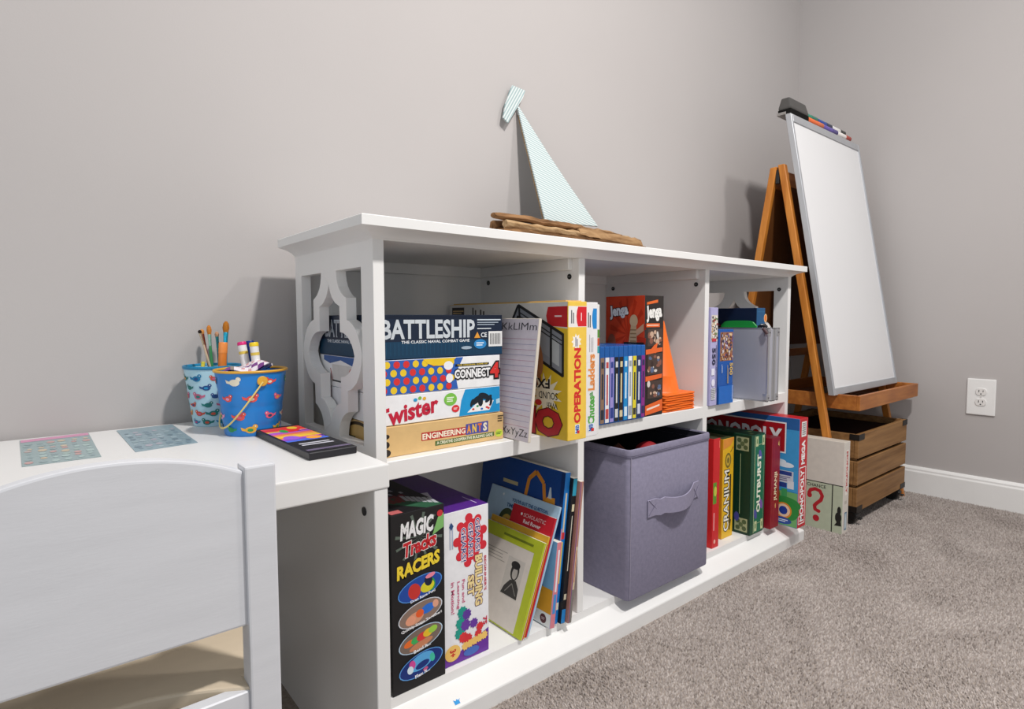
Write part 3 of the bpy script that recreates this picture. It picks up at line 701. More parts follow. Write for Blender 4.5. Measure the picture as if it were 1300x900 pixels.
def operation():
    g = GB('game_box', 'yellow board game box with red spine lettering standing upright', 'game box', .3585, .4100, -.490, .40, Z1, .267, {'all': 'e8c43a', 'top': 'd9b67c', 'back': 'e6e2da'}, group='upright board games')
    p = g.face('front'); w, h = g.w, g.h
    p.rect(.001, .001, w - .001, h - .001, 'f0c850').rect(.001, .218, w - .001, .258, 'ece8e4').poly([(.027, .219), (w - .001, .219), (w - .001, .257), (.027, .257), (.024, .25), (.0225, .238), (.024, .226)], 'd4202c').bars(.036, .238, .016, .004, 1, 'f6dede', 90)
    p.bars(.012, .238, .026, .010, 2, '50555c', 90).star(.023, .190, .014, .009, 9, 'f6f0e4', 1.15).bars(.023, .190, .018, .008, 2, '4a5080', 90)
    p.text('OPERATION', .026, .105, .146, .019, 'd4302a', rot=90, bold=.05).rect(.020, .012, .032, .030, 'e6f0f4').text('MB', .026, .021, .016, .010, '2a5fb0', rot=90, bold=.04).rect(.026, .012, .032, .018, 'd4302a').done()
    p = g.face('left'); d = g.d
    p.rect(.001, .001, d - .001, h - .001, 'e2bd2e').rect(.001, .19, .33, h - .001, 'd9d6d2').poly([(.30, .225), (d - .001, .215), (d - .001, h - .001), (.30, h - .001)], 'd9d6d2')
    p.rect(.010, .228, .06, .260, '3a3430').bars(.036, .244, .045, .02, 4, 'c9a878').bars(.10, .245, .03, .02, 2, '55504c', 90).bars(.13, .245, .02, .022, 2, '55504c', 90)
    p.poly([(.345, .220), (d - .001, .218), (d - .001, .258), (.345, .257), (.340, .24)], 'c41f28').bars(.374, .239, .02, .005, 1, 'f0dada')
    # window sketch, pane by pane
    p.poly([(.22, .205), (.255, .262), (.385, .205), (.385, .125), (.255, .180), (.235, .15)], '8b8f98')
    p.poly([(.272, .236), (.310, .219), (.310, .172), (.272, .189)], 'a3a7ae').poly([(.357, .198), (.377, .189), (.377, .142), (.357, .150)], 'bfc3c6').poly([(.320, .214), (.350, .201), (.350, .158), (.320, .171)], '9a9ea6')
    for a, b in (((.22, .205), (.255, .262)), ((.255, .262), (.387, .204)), ((.387, .206), (.387, .123)), ((.388, .124), (.255, .180)), ((.255, .180), (.235, .15)), ((.258, .262), (.264, .178)), ((.315, .235), (.315, .156)), ((.354, .218), (.354, .140)), ((.235, .200), (.255, .240))): p.line([a, b], .006, '1d1e22')
    for a, b in (((.262, .246), (.384, .192)), ((.262, .238), (.384, .184))): p.line([a, b], .0025, '26282c')
    p.ell(.318, .155, .013, .034, 'b5774f', 8).ell(.312, .115, .014, .016, 'a96c46').ell(.285, .15, .014, .03, '3f4658')
    p.star(.338, .085, .048, .026, 13, 'f2ead2', .9)
    p.text('FX!', .330, .106, .042, .020, '17171a', rot=180, bold=.03).text('SOUND', .346, .083, .054, .014, '17171a', rot=180, bold=.01).text('With', .358, .064, .030, .012, '17171a', rot=180, bold=.01).ell(.318, .067, .010, .006, 'cf2b2b')
    p.text('OPER', .270, .030, .23, .056, 'b8202a', rot=180, bold=.06, out='5a1414', ow=.03)
    p.rect(.262, .020, .272, .075, '2a221c').bars(.267, .047, .05, .004, 1, 'e8dcc0', 90).done()
    # frayed tray inside the lid shows along the top
    B((g.ox + .004, -.19, g.h - .002), (g.ox + g.w - .004, .19, g.h + .0022), 'cardboard_tray', mat('cardboard', 'cfa868', .8, .2, noise=.2), g.root, .0006)
    g = GB('game_box', 'white board game box with green and orange spine lettering standing upright', 'game box', .4105, .4480, -.484, .40, Z1, .266, {'all': 'e9e7e8'}, group='upright board games')
    p = g.face('front'); w = g.w
    p.rect(.024, .214, w - .003, .254, '1f87cf').ell(.026, .234, .005, .020, '1f87cf').bars(.013, .232, .030, .010, 2, '50555c', 90)
    p.bars(.019, .186, .036, .014, 3, '9a98a0', 90, .3).text('Ladders', .020, .128, .072, .019, 'e08a4a', rot=90, bold=.04, out='f3e6d2', ow=.03).text('&', .020, .085, .010, .010, '5a9a5a', rot=90).text('Chutes', .020, .052, .058, .019, '58a84a', rot=90, bold=.04)
    p.rect(.010, .010, .028, .026, 'dfe8ee').text('MB', .019, .018, .014, .012, '2a5fb0', rot=90, bold=.04).rect(.020, .010, .028, .016, 'd4302a').done()
    mb = MB(); mb.box((g.ox + g.w + .0001, -.198, .002), (g.ox + g.w + .008, .196, .262)); o = mb.build('box_base', ink('e4e2e0'), g.root, .0008)
    p = Print(g.root, 'front', .0079, .396, .26, g.ox + g.w + .0001); p.rect(.001, .196, .0072, .212, '5a8f3a').rect(.001, .18, .0072, .195, 'c8552f').rect(.001, .165, .0072, .179, '3f9fa8').done()
operation()

# ================================================================== UPPER MIDDLE CELL
def bluray():
    specs = [('8a6f5a', '2b2f3a', 'brown and dark'), ('e6e6ea', 'c04a4a', 'white'), ('9a8fd0', '2c3f8a', 'violet and navy'), ('1d1f24', 'd0d0d4', 'black with white marks'), ('2a2018', 'd9c9a0', 'dark brown with cream marks'), ('1f8ccb', 'd6ecf8', 'bright sky blue'), ('eceef0', '9aa0a8', 'plain white'), ('e3d12c', '3a3a34', 'yellow'), ('22305a', 'd4d8e8', 'navy with pale marks'), ('8a2f86', '2a2f5a', 'purple')]
    x = .5290; wd = .0158; tc = mat('case_blue', '1660b0', .2, .5, noise=.03, trans=.15)
    for i, (c, c2, nm) in enumerate(specs):
        hh = .1725; yf = -.418
        t = thing('disc_case', 'blue disc case with %s spine in the row' % nm, 'disc case', (x + wd / 2, yf + .0675, Z1 + .0003), group='disc cases on the middle shelf')
        B((-wd / 2 + .0003, -.0675, 0), (wd / 2 - .0003, .0675, hh), 'case', tc, t, .0022, 2)
        sp = MB(); sp.box((-wd / 2 + .0017, -.0681, .0035), (wd / 2 - .0017, -.0672, .148)); sl = sp.build('spine_insert', ink(c, .25), t)
        p = Print(t, 'front', wd, .1363, hh, -wd / 2); q = random.Random(i)
        p.bars(wd / 2, .085 + q.uniform(-.01, .01), .07, wd * .38, 1, c2, 90, .8, i); p.rect(.003, .012, wd - .003, .026 + q.uniform(0, .01), c2).rect(.004, .125, wd - .004, .138, c2).done()
        x += wd
bluray()
def jenga():
    g = GB('game_box', 'tall narrow black and orange block game box behind the disc cases', 'game box', .6905, .7640, -.412, .120, Z1, .288, {'all': '2b2523', 'left': 'cf3f1c', 'top': '1d1a19'})
    p = g.face('front'); w = g.w
    p.text('Jenga', .036, .246, .060, .040, 'f2f0ec', rot=5, bold=.05, out='16120f', ow=.06).poly([(.008, .266), (.05, .272), (.05, .279), (.008, .272)], 'e46a2a')
    p.rect(.006, .213, .058, .222, 'e4662c').bars(.032, .2175, .046, .004, 1, 'f4d8c4')
    q = random.Random(9)
    for v0, v1 in ((.168, .209), (.100, .150), (.042, .085)):
        p.rect(.012, v0, .068, v1, '4a3a34')
        for i in range(16): p.ell(q.uniform(.016, .064), q.uniform(v0 + .006, v1 - .006), q.uniform(.003, .008), q.uniform(.003, .008), q.choice(['c9a890', '5a6a8a', '8a5a4a', 'd8d0c8', '3a2a28']))
    for v in (.152, .088): p.poly([(.004, v + .008), (.068, v + .012), (.068, v + .002), (.004, v - .004)], 'e8672a')
    p.poly([(.02, .158), (.042, .150), (.05, .176), (.036, .17)], 'e8672a').poly([(.004, .003), (w - .003, .010), (w - .003, .038), (.004, .026)], 'e8672a').poly([(.010, .014), (.06, .022), (.06, .026), (.010, .019)], 'f6e0d0').done()
    p = g.face('left'); d = g.d
    for i in range(14):
        a = R(8 + i * 26); p.poly([(.07, .195), (.07 + .055 * math.cos(a), .195 + .09 * math.sin(a)) if abs(math.cos(a)) > .1 else (.07, .28), (.07 + .055 * math.cos(a + .16), .195 + .09 * math.sin(a + .16))], 'b8300f')
    p.text('Jenga', .042, .250, .058, .034, 'f2f0ec', rot=6, bold=.05, out='16120f', ow=.06).ell(.088, .228, .012, .015, 'c9ab86').poly([(.072, .17), (.098, .17), (.096, .215), (.08, .218)], 'c2a27c').poly([(.094, .205), (.118, .222), (.118, .205), (.098, .192)], 'c89c7c')
    for i in range(4): p.rect(.078, .178 + i * .009, .096, .181 + i * .009, '8f6f4c')
    p.rect(.058, .165, .119, .177, '1c1614').bars(.085, .171, .026, .005, 1, 'e6dcd0').ell(.02, .17, .014, .026, '8f4a34').done()
jenga()
def cones():
    proto = None; gm = 'stacked orange marker cones'; m = mat('cone_orange', 'f0701e', .45, .4, noise=.04)
    for i in range(8):
        lab = 'orange sports cone, %s of its stack' % ('lowest', 'second from the bottom', 'third from the bottom', 'fourth from the bottom', 'fifth from the bottom', 'sixth from the bottom', 'second from the top')[i] if i < 7 else 'topmost orange sports cone of the stack showing its pointed body'
        if proto is None or i == 7:
            t = thing('sports_cone', lab, 'cone', group=gm)
            mb = MB(); s_ = .066; r_ = .010
            def rr(e, z):
                out = []
                for cx, cy, a0 in ((s_ - r_, s_ - r_, 0), (-s_ + r_, s_ - r_, 90), (-s_ + r_, -s_ + r_, 180), (s_ - r_, -s_ + r_, 270)):
                    for k in range(4): a = R(a0 + k * 30); out.append((cx + (r_ + e) * math.cos(a), cy + (r_ + e) * math.sin(a), z))
                return out
            mb.loft([rr(-.001, .0002), rr(0, .001), rr(0, .0036), rr(-.0015, .0046)]); mb.build('base', m, t)
            mb = MB(); hh = .185 if i == 7 else .050; r1 = .051 - (.043 * hh / .185)
            mb.lathe([(.052, .0044), (.049, .008), (r1 + .001, .0044 + hh - .002), (r1 - .002, .0044 + hh), (0 if i == 7 else r1 - .004, .0044 + hh)], 28, cap=(i == 7)); mb.build('cone_body', m, t, smooth=True)
            if i == 0: proto = t
        else:
            t = copy_tree(proto); t['label'] = lab
        t.location = (.8440 + (.0012 if i % 2 else -.001), -.3440, Z1 + .0003 + i * .0056); t.rotation_euler.z = R((-2, 1.5, 0, 2.5, -1, 1, -.5, .5)[i])
cones()

# ================================================================== UPPER RIGHT CELL
def puzzles():
    g = GB('puzzle_box', 'lavender puzzle box with collage band beside the divider', 'puzzle box', .9635, .9965, -.418, .20, Z1, .262, {'all': 'b3aed6'}, group='puzzle boxes on the shelf')
    p = g.face('front'); w = g.w; q = random.Random(3)
    p.rect(.001, .172, w - .002, .242, 'd9d0c4')
    for i in range(60): p.ell(q.uniform(.004, w - .005), q.uniform(.176, .238), .003, .003, q.choice(['5a4a40', 'a8483c', 'efe9e0', '7a8a5a', '3f3a44', 'c9a070']))
    p.rect(.004, .172, .024, .180, 'c8364a').text('550', .014, .132, .046, .016, '2a2c4a', rot=-90, bold=.03).bars(.026, .13, .07, .004, 1, '5a5c8a', 90)
    p.rect(.003, .082, .018, .100, 'e8e6f4').ell(.012, .062, .008, .01, 'e8e6f4').rect(.003, .016, .024, .048, 'e6e6ee')
    for i in range(9): p.rect(.004, .018 + i * .0033, .022, .0195 + i * .0033, '25262a')
    p.bars(.027, .07, .07, .004, 1, '5a5c8a', 90).done()
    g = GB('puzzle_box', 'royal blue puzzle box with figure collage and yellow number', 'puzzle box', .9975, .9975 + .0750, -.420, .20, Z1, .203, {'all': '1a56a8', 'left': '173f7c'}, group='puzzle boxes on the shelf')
    p = g.face('front'); w = g.w
    p.rect(.008, .118, w - .003, .196, '9a6a50')
    for i in range(130): p.ell(q.uniform(.012, w - .006), q.uniform(.122, .192), q.uniform(.0015, .004), q.uniform(.002, .005), q.choice(['e0c09a', '6a3a30', 'c8a070', '3a3f5a', 'd8d0d8', 'a8583c', '7a5a8a']))
    p.rect(.001, .001, w - .001, .050, '1f68bf').text('500', .062, .095, .034, .015, 'd9b45a', rot=-90, bold=.03).bars(.046, .082, .052, .008, 2, 'b8a068', 90, .5).bars(.016, .098, .024, .006, 2, 'b8c8e0', 90, .5).bars(.070, .03, .04, .004, 1, 'c8d4e8', 90).done()
puzzles()
def alu_case():
    x0, x1, yf, d, h = 1.149, 1.212, -.480, .30, .206
    t = thing('aluminium_case', 'silver aluminium carrying case standing on its side on the shelf', 'case', ((x0 + x1) / 2, yf + d / 2, Z1 + .0003))
    w = x1 - x0; xm = -w / 2 + .034
    sm = mat('case_skin', 'b9bac4', .38, .5, metal=.35, noise=.04)
    B((-w / 2, -d / 2, .0015), (xm - .0008, d / 2, h - .0015), 'case_half', sm, t, .002)
    B((xm + .0008, -d / 2, .0015), (w / 2, d / 2, h - .0015), 'case_half', sm, t, .002)
    for a, b in ((-w / 2 - .0008, -w / 2 + .0072), (xm - .0105, xm - .0012), (xm + .0012, xm + .0105), (w / 2 - .0065, w / 2 + .0008)):
        mb = MB(); y0, y1 = -d / 2 - .0008, d / 2 + .0008
        mb.box((a, y0, 0), (b, y0 + .0035, h)); mb.box((a, y1 - .0035, 0), (b, y1, h)); mb.box((a, y0, h - .003), (b, y1, h)); mb.box((a, y0, 0), (b, y1, .0025)); mb.build('edge_rail', STEEL, t, .0005)
    for zz in (.004, h - .020):
        for a, b in ((-w / 2 - .0014, -w / 2 + .013), (w / 2 - .016, w / 2 + .0014)):
            c = B((a, -d / 2 - .0016, zz - .0025), (b, -d / 2 + .013, zz + .0185), 'corner_guard', STEEL, t, .003, 2)
            mb = MB(); cx = (a + b) / 2; mb.prism([(cx + .0024 * math.cos(k / 10 * 6.283), zz + .008 + .0024 * math.sin(k / 10 * 6.283)) for k in range(10)], 'y', -d / 2 - .0028, -d / 2 - .0012); mb.build('rivet', mat('rivet', '6d6a70', .3, metal=.8), c)
    ht = MB(); ht.tube([(-w / 2 - .006, -d / 2 + .012, h - .002), (-w / 2 - .010, -d / 2 + .002, h - .010), (-w / 2 - .010, -d / 2 - .001, h - .016)], .0045, 8); ht.build('leather_strap', mat('strap', '4a3034', .6), t, smooth=True)
    # game on top of the case
    zt = Z1 + h + .0006
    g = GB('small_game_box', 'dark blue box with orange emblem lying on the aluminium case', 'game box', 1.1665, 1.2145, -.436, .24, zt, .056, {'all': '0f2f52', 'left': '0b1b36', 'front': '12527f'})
    p = g.face('front'); p.rect(.004, .044, g.w - .003, .046, '1f6a96').ell(.050, .027, .009, .012, 'f0c890').ell(.050, .027, .0065, .0095, 'e2762a').done()
    p = g.face('left'); p.rect(.005, .005, .23, .007, '1a3a5e').done()
    return zt
zt = alu_case()
def toycar(label, x, y, c1, c2, rz):
    t = thing('toy_car', label, 'toy car', (x, y, zt), (0, 0, R(rz)), 'toy cars on the aluminium case')
    mb = MB(); mb.prism([(-.012, .003), (.012, .003), (.012, .007), (.006, .008), (.003, .012), (-.006, .012), (-.009, .008), (-.012, .007)], 'y', -.0055, .0055); b = mb.build('car_body', ink(c1, .25), t, .0006)
    B((-.0055, -.0057, .0082), (.0028, .0057, .0112), 'cabin_window', ink(c2, .2), b, .0004)
    for a in (-.0075, .0075):
        for s_ in (-1, 1):
            mb = MB(); mb.prism([(a + .0032 * math.cos(k / 10 * 6.283), .0032 + .0032 * math.sin(k / 10 * 6.283)) for k in range(10)], 'y', s_ * .0045, s_ * .0066); mb.build('wheel', DARK, t)
toycar('tiny black toy car with white windows near the front of the case', 1.1585, -.458, '1d1f24', 'f0f0f0', 84)
toycar('tiny navy toy car with pale windows towards the back of the case', 1.1575, -.288, '23344a', 'e8e8ea', 88)
toycar('tiny maroon toy car with white windows at the back of the case', 1.1580, -.316, '6a2026', 'f0e8e8', 92)
def ramp():
    t = thing('toy_ramp', 'bright green curved toy piece lying along the dark blue box', 'toy', (1.1605, -.385, zt))
    mb = MB(); n = 10; prof = [(.055 * (i / n * 2 - 1), .006 + .014 * math.sqrt(max(0, 1 - (i / n * 2 - 1) ** 4))) for i in range(n + 1)]
    mb.prism([(-.055, .0004), (.055, .0004)] + prof[::-1], 'x', -.003, .003); mb.build('toy_body', ink('1f8a3a', .3), t, .0006)
ramp()

# ================================================================== LOWER LEFT CELL
def magic():
    g = GB('toy_box', 'tall black race track toy box with four oval pictures', 'toy box', .0240, .1290, -.412, .24, ZB, .313, {'all': '1b1a1c'})
    p = g.face('front'); w, h = g.w, g.h; q = random.Random(6)
    for i in range(12):
        a = R(15 + i * 30); p.poly([(.054, .265), (.054 + .047 * math.cos(a), .265 + .045 * math.sin(a)) if abs(math.cos(a)) > .5 else (.054 + .047 * math.cos(a), .265 + .043 * math.sin(a)), (.054 + .047 * math.cos(a + .12), .265 + .043 * math.sin(a + .12))], '5d6a60')
    p.poly([(.080, .262), (.1035, .272), (.1035, .298), (.092, .292)], '7fb86a').ell(.096, .298, .006, .006, 'c8323a')
    p.text('MAGIC', .050, .283, .068, .030, 'e9e9ea', rot=4, bold=.05, shear=.25).text('Tracks', .056, .252, .066, .026, 'c4242c', rot=8, bold=.04, shear=.3, out='efe6e4', ow=.035).text('RACERS', .052, .217, .088, .024, 'f0d23a', rot=8, bold=.05, shear=.2, out='17120c', ow=.05)
    scenes = [('1d49a0', [('2f9a4a', .02, .0, .010, .012), ('c8342f', -.012, -.004, .012, .014), ('d8d02c', .014, -.002, .014, .010), ('16203a', .016, .008, .008, .010), ('f08aa0', .02, .016, .010, .004)]),
              ('8a7468', [('d99a7a', -.012, -.006, .018, .010), ('e8a080', -.02, -.008, .010, .008), ('2a6fd0', .014, .004, .014, .008), ('e8602c', -.002, .0, .008, .007), ('e2a48a', .03, .008, .006, .007)]),
              ('7a6a60', [('c8845f', .0, -.010, .024, .006), ('e8702c', -.022, -.002, .012, .006), ('3fae5a', -.012, .0, .008, .006), ('d83a3a', .002, .003, .011, .007), ('e8c02c', .014, .006, .010, .007), ('9fd04a', .024, .009, .009, .006)]),
              ('14307a', [('58a8e0', .0, .004, .026, .014), ('14307a', .002, -.002, .014, .006), ('d04a9a', -.018, .004, .006, .008), ('d8e8f4', -.022, -.004, .006, .007), ('3fbfa0', .022, .004, .005, .008), ('c85a8a', .008, -.012, .005, .003)])]
    caps = ['Drag Race Fun!', 'Quickly Snaps Together!', 'Bend It...', 'Flex It...']
    for k, (bg, els) in enumerate(scenes):
        cv = .176 - k * .0455
        p.ell(.055, cv, .0445, .0205, ('4f8fd8', 'cfd4dc', 'b8cfe4', '5f9fe0')[k], 10).ell(.055, cv, .0425, .0190, bg, 10)
        for c, a, b, ru, rv in els: p.ell(.055 + a, cv + b, ru, rv, c, 12)
        W_ = (.050, .082, .034, .030)[k]; p.text(caps[k], .057 if k else .060, cv - .0175, W_, .0062, 'f2f2f4', rot=9, bold=.03)
    p.done()
    p = g.face('top'); d = g.d
    p.poly([(.001, .09), (.07, .001), (.1035, .001), (.1035, .02), (.03, .12), (.001, .16)], '2f5f44').text('MAGIC', .04, .075, .07, .045, '7d1f24', bold=.06)
    for i in range(6): p.poly([(.060 + i * .007, .055 - i * .008), (.066 + i * .007, .050 - i * .008), (.070 + i * .007, .085 - i * .008), (.064 + i * .007, .090 - i * .008)], 'b8bcc0')
    for i in range(7): p.rect(.008 + i * .011, .10 + (i % 2) * .02, .014 + i * .011, .112 + (i % 2) * .02, 'b8bcc0')
    p.rect(.003, .003, .025, .02, 'c86a6a').done()
def gears():
    g = GB('toy_box', 'white gear building set box with purple top and red splat logo', 'toy box', .1345, .2365, -.400, .285, ZB, .289, {'all': 'ededf0', 'top': '55218a', 'left': '55218a'})
    p = g.face('front'); w, h = g.w, g.h
    p.poly([(.001, .001), (w - .001, .001), (w - .001, .046), (.06, .030), (.001, .010)], '6a2f9a').rect(.001, .001, .02, .024, '6a2f9a')
    p.ell(.060, .228, .029, .040, 'd42a3a')
    for a in range(9): p.ell(.060 + .031 * math.cos(a * .698 + .3), .228 + .043 * math.sin(a * .698 + .3), .0085, .0085, 'd42a3a')
    for i, u in enumerate((.044, .060, .076)): p.text('GEARS!', u, .222 + i * .006, .064, .0110, '3a2f7a', rot=-90, bold=.012, out='f2eef4', ow=.055)
    p.bars(.017, .245, .05, .010, 2, 'aab4cc', 90, .5).poly([(.012, .262), (.017, .27), (.022, .262), (.017, .255)], '2a4a7a')
    p.text('BUILDING', .078, .146, .098, .017, 'f0d89a', rot=-90, bold=.05, out='5a2f4a', ow=.05).text('SET', .060, .140, .040, .015, 'f0d89a', rot=-90, bold=.05, out='5a2f4a', ow=.05).text("BEGINNER'S", .0935, .155, .068, .0055, 'c8304a', rot=-90, bold=.02)
    p.text('Fun and', .043, .135, .044, .0065, 'd06a8a', rot=-90).text('Learning', .031, .130, .052, .0075, 'd06a8a', rot=-90).text('in Motion!', .019, .128, .060, .0075, 'd06a8a', rot=-90)
    for u, v, r_, c in ((.040, .095, .012, '1f9a8a'), (.036, .075, .012, '1f9a8a'), (.034, .056, .012, '1f9a8a'), (.050, .088, .011, '5f3a9a'), (.047, .068, .012, '6a3a9f'), (.066, .066, .010, '6a3a9f'), (.042, .046, .011, 'd8343a'), (.052, .040, .011, 'd8343a'), (.080, .055, .009, 'd8343a'), (.076, .042, .009, 'd8343a')): p.star(u, v, r_, r_ * .78, 9, c)
    p.text('75', .092, .062, .016, .010, 'c8304a', rot=-90, bold=.04)
    for i in range(5): p.star(.046 + i * .011, .028 + i * .0015, .009, .0065, 8, 'f0c46a')
    p.ell(.06, .014, .018, .008, '4a6fc0').ell(.018, .024, .0170, .0150, 'f0c46a').text('3+', .018, .024, .014, .014, 'c8302a', rot=-90, bold=.05).done()
    p = g.face('top'); p.bars(.085, .040, .05, .004, 1, 'cfc0e6', 90).line([(.004, .075), (w - .004, .085)], .002, '3a1466').done()
    t = thing('price_tag', 'small blank white tag lying on the purple box top', 'tag', (.159, -.300, ZB + .2895), (R(8), 0, R(-12)))
    B((-.011, -.022, .0005), (.011, .022, .0020), 'tag_card', ink('d8d6e0'), t, .0006); mb = MB(); mb.tube([(-.01, 0, .002), (-.022, -.004, .003), (-.034, -.004, .0022)], .0006, 5); mb.build('tag_string', ink('c9c6b8'), t)
magic(); gears()
def book(label, x0, x1, yf, d, h, lean, cover, pages='e9e4d8', spine=None, cat='book', group='books leaning in the lower shelf'):
    g = GB('book' if cat == 'book' else 'booklet', label, cat, x0, x1, yf, d, ZB, h, {'all': cover, 'front': spine or cover, 'top': pages, 'bottom': pages, 'back': pages}, lean=lean, group=group, bevel=.0008, part='cover')
    m = ink(pages, .7); w = g.w
    if w > .009:
        mb = MB(); mb.box((g.ox + .0018, -d / 2 + .004, h - .003), (g.ox + w - .0018, d / 2 - .002, h + .0002)); mb.build('page_block', m, g.root)
    return g
def books():
    ln = 7.0
    g = book('thin purple and pinkish brown book against the divider', .4195, .4300, -.432, .22, .298, ln, 'a8766a', spine='b08074')
    p = g.face('front'); p.rect(.001, .001, .0035, .296, '7a4a7f').rect(.004, .02, .0095, .16, 'c8b89a').bars(.0068, .12, .07, .003, 1, 'b8433a', 90).rect(.003, .001, .0095, .07, '7d7a74').done()
    g = book('black spined picture book with teal top band', .4055, .4185, -.424, .235, .305, ln, '16181d')
    p = g.face('front'); p.rect(.001, .268, .012, .304, '2f9ab8').bars(.0065, .17, .12, .004, 1, 'd8d4c4', 90).rect(.003, .235, .010, .25, 'd9cfae').rect(.001, .001, .012, .03, '1f7fc4').rect(.003, .05, .010, .062, 'c8c0a8').done()
    g = book('large navy blue hardback with an orange digger on its cover', .3895, .4045, -.416, .285, .318, ln, '0c3f86', spine='1778c8')
    p = g.face('front'); w = g.w
    p.bars(.0075, .235, .085, .0055, 1, 'd8c9a8', 90, .8).bars(.0075, .13, .09, .005, 1, 'e8d84a', 90, .8).rect(.003, .178, .012, .192, 'c8343a').rect(.002, .03, .013, .045, 'e8e0c8').rect(.0012, .05, .0035, .2, 'e08a9a').done()
    p = g.face('left'); d = g.d
    p.line([(.166, .243), (.174, .283), (.196, .302), (.222, .282), (.230, .238)], .010, 'd4892c').poly([(.222, .234), (.262, .232), (.260, .258), (.236, .256)], 'e09a30').poly([(.238, .254), (.250, .254), (.246, .278), (.242, .278)], 'c9d6dc').ell(.170, .236, .008, .008, 'b8c4d8')
    p.bars(.112, .262, .055, .012, 1, 'b8ae86', 0, .7).bars(.118, .240, .080, .014, 1, 'c4b15a', 0, .7).rect(.274, .002, .284, .316, '0a3068').done()
    g = book('picture book with pink spine and orange lower cover', .3750, .3885, -.424, .20, .178, ln, '7fb3d8', spine='d8808c')
    p = g.face('front'); p.bars(.0068, .12, .09, .006, 1, 'e8e4ec', 90, .8).rect(.003, .03, .011, .07, '4a8fd0').done()
    p = g.face('left'); p.rect(.001, .001, .199, .028, 'ecebe8').rect(.001, .028, .199, .078, 'e3a22c').poly([(.12, .078), (.17, .078), (.15, .12), (.12, .11)], '2a5f9f').ell(.178, .014, .0095, .0095, '5a2a30').bars(.178, .014, .010, .006, 2, 'c9b0b0').done()
    l2 = 20.6
    g = book('light blue question booklet behind the red booklet', .3205, .3250, -.416, .232, .262, l2, 'a9c6de', cat='booklet')
    p = g.face('left'); p.text("YOU'VE GOT THE QUESTION,", .142, .2425, .12, .0085, '1d4f86', bold=.04).text('TIME', .082, .229, .026, .008, '1d4f86', bold=.04).ell(.080, .197, .026, .025, '3a4a2c').ell(.081, .193, .017, .016, 'c9a84a').ell(.081, .193, .007, .007, 'c8502c').ell(.050, .248, .003, .003, 'e8f0f4').done()
    g = book('red paper booklet with white lettering', .3142, .3187, -.416, .135, .240, l2, 'c41f2e', cat='booklet')
    p = g.face('left'); p.text('SCHOLASTIC', .076, .224, .070, .008, 'f0d8d8', bold=0).ell(.034, .224, .003, .003, 'ffffff').text('Red Rover', .072, .211, .055, .0085, 'f4e6e6', bold=.03).bars(.062, .172, .10, .013, 2, 'e0a8ac', 0, .3).done()
    g = book('golden yellow paper booklet behind the lime booklet', .3080, .3125, -.416, .190, .2035, l2, 'd9a832', cat='booklet')
    p = g.face('left'); p.rect(.001, .001, .189, .19, '93a832').done()
    g = book('lime green booklet with a grey portrait panel on its cover', .2985, .3060, -.418, .190, .1925, l2, 'b4bf2e', cat='booklet')
    p = g.face('front'); p.rect(.0062, .001, .0083, .19, 'b8342f').rect(.0048, .001, .0060, .19, 'e8dcc0').done()
    p = g.face('left')
    p.rect(.001, .003, .168, .165, 'd8cfc6').bars(.115, .178, .10, .008, 1, '6f7a20', 0, .6).bars(.055, .132, .08, .026, 4, '9a928a', 0, .22)
    p.rect(.098, .062, .152, .140, 'c9c2ba').ell(.128, .114, .013, .018, '3a3836').ell(.129, .111, .008, .012, 'b4ada6').poly([(.100, .064), (.152, .064), (.150, .085), (.138, .098), (.120, .096), (.106, .080)], '3f3c3a').ell(.126, .127, .014, .008, '2c2a29').line([(.112, .07), (.128, .09), (.146, .07)], .002, '8a857f').done()
books()

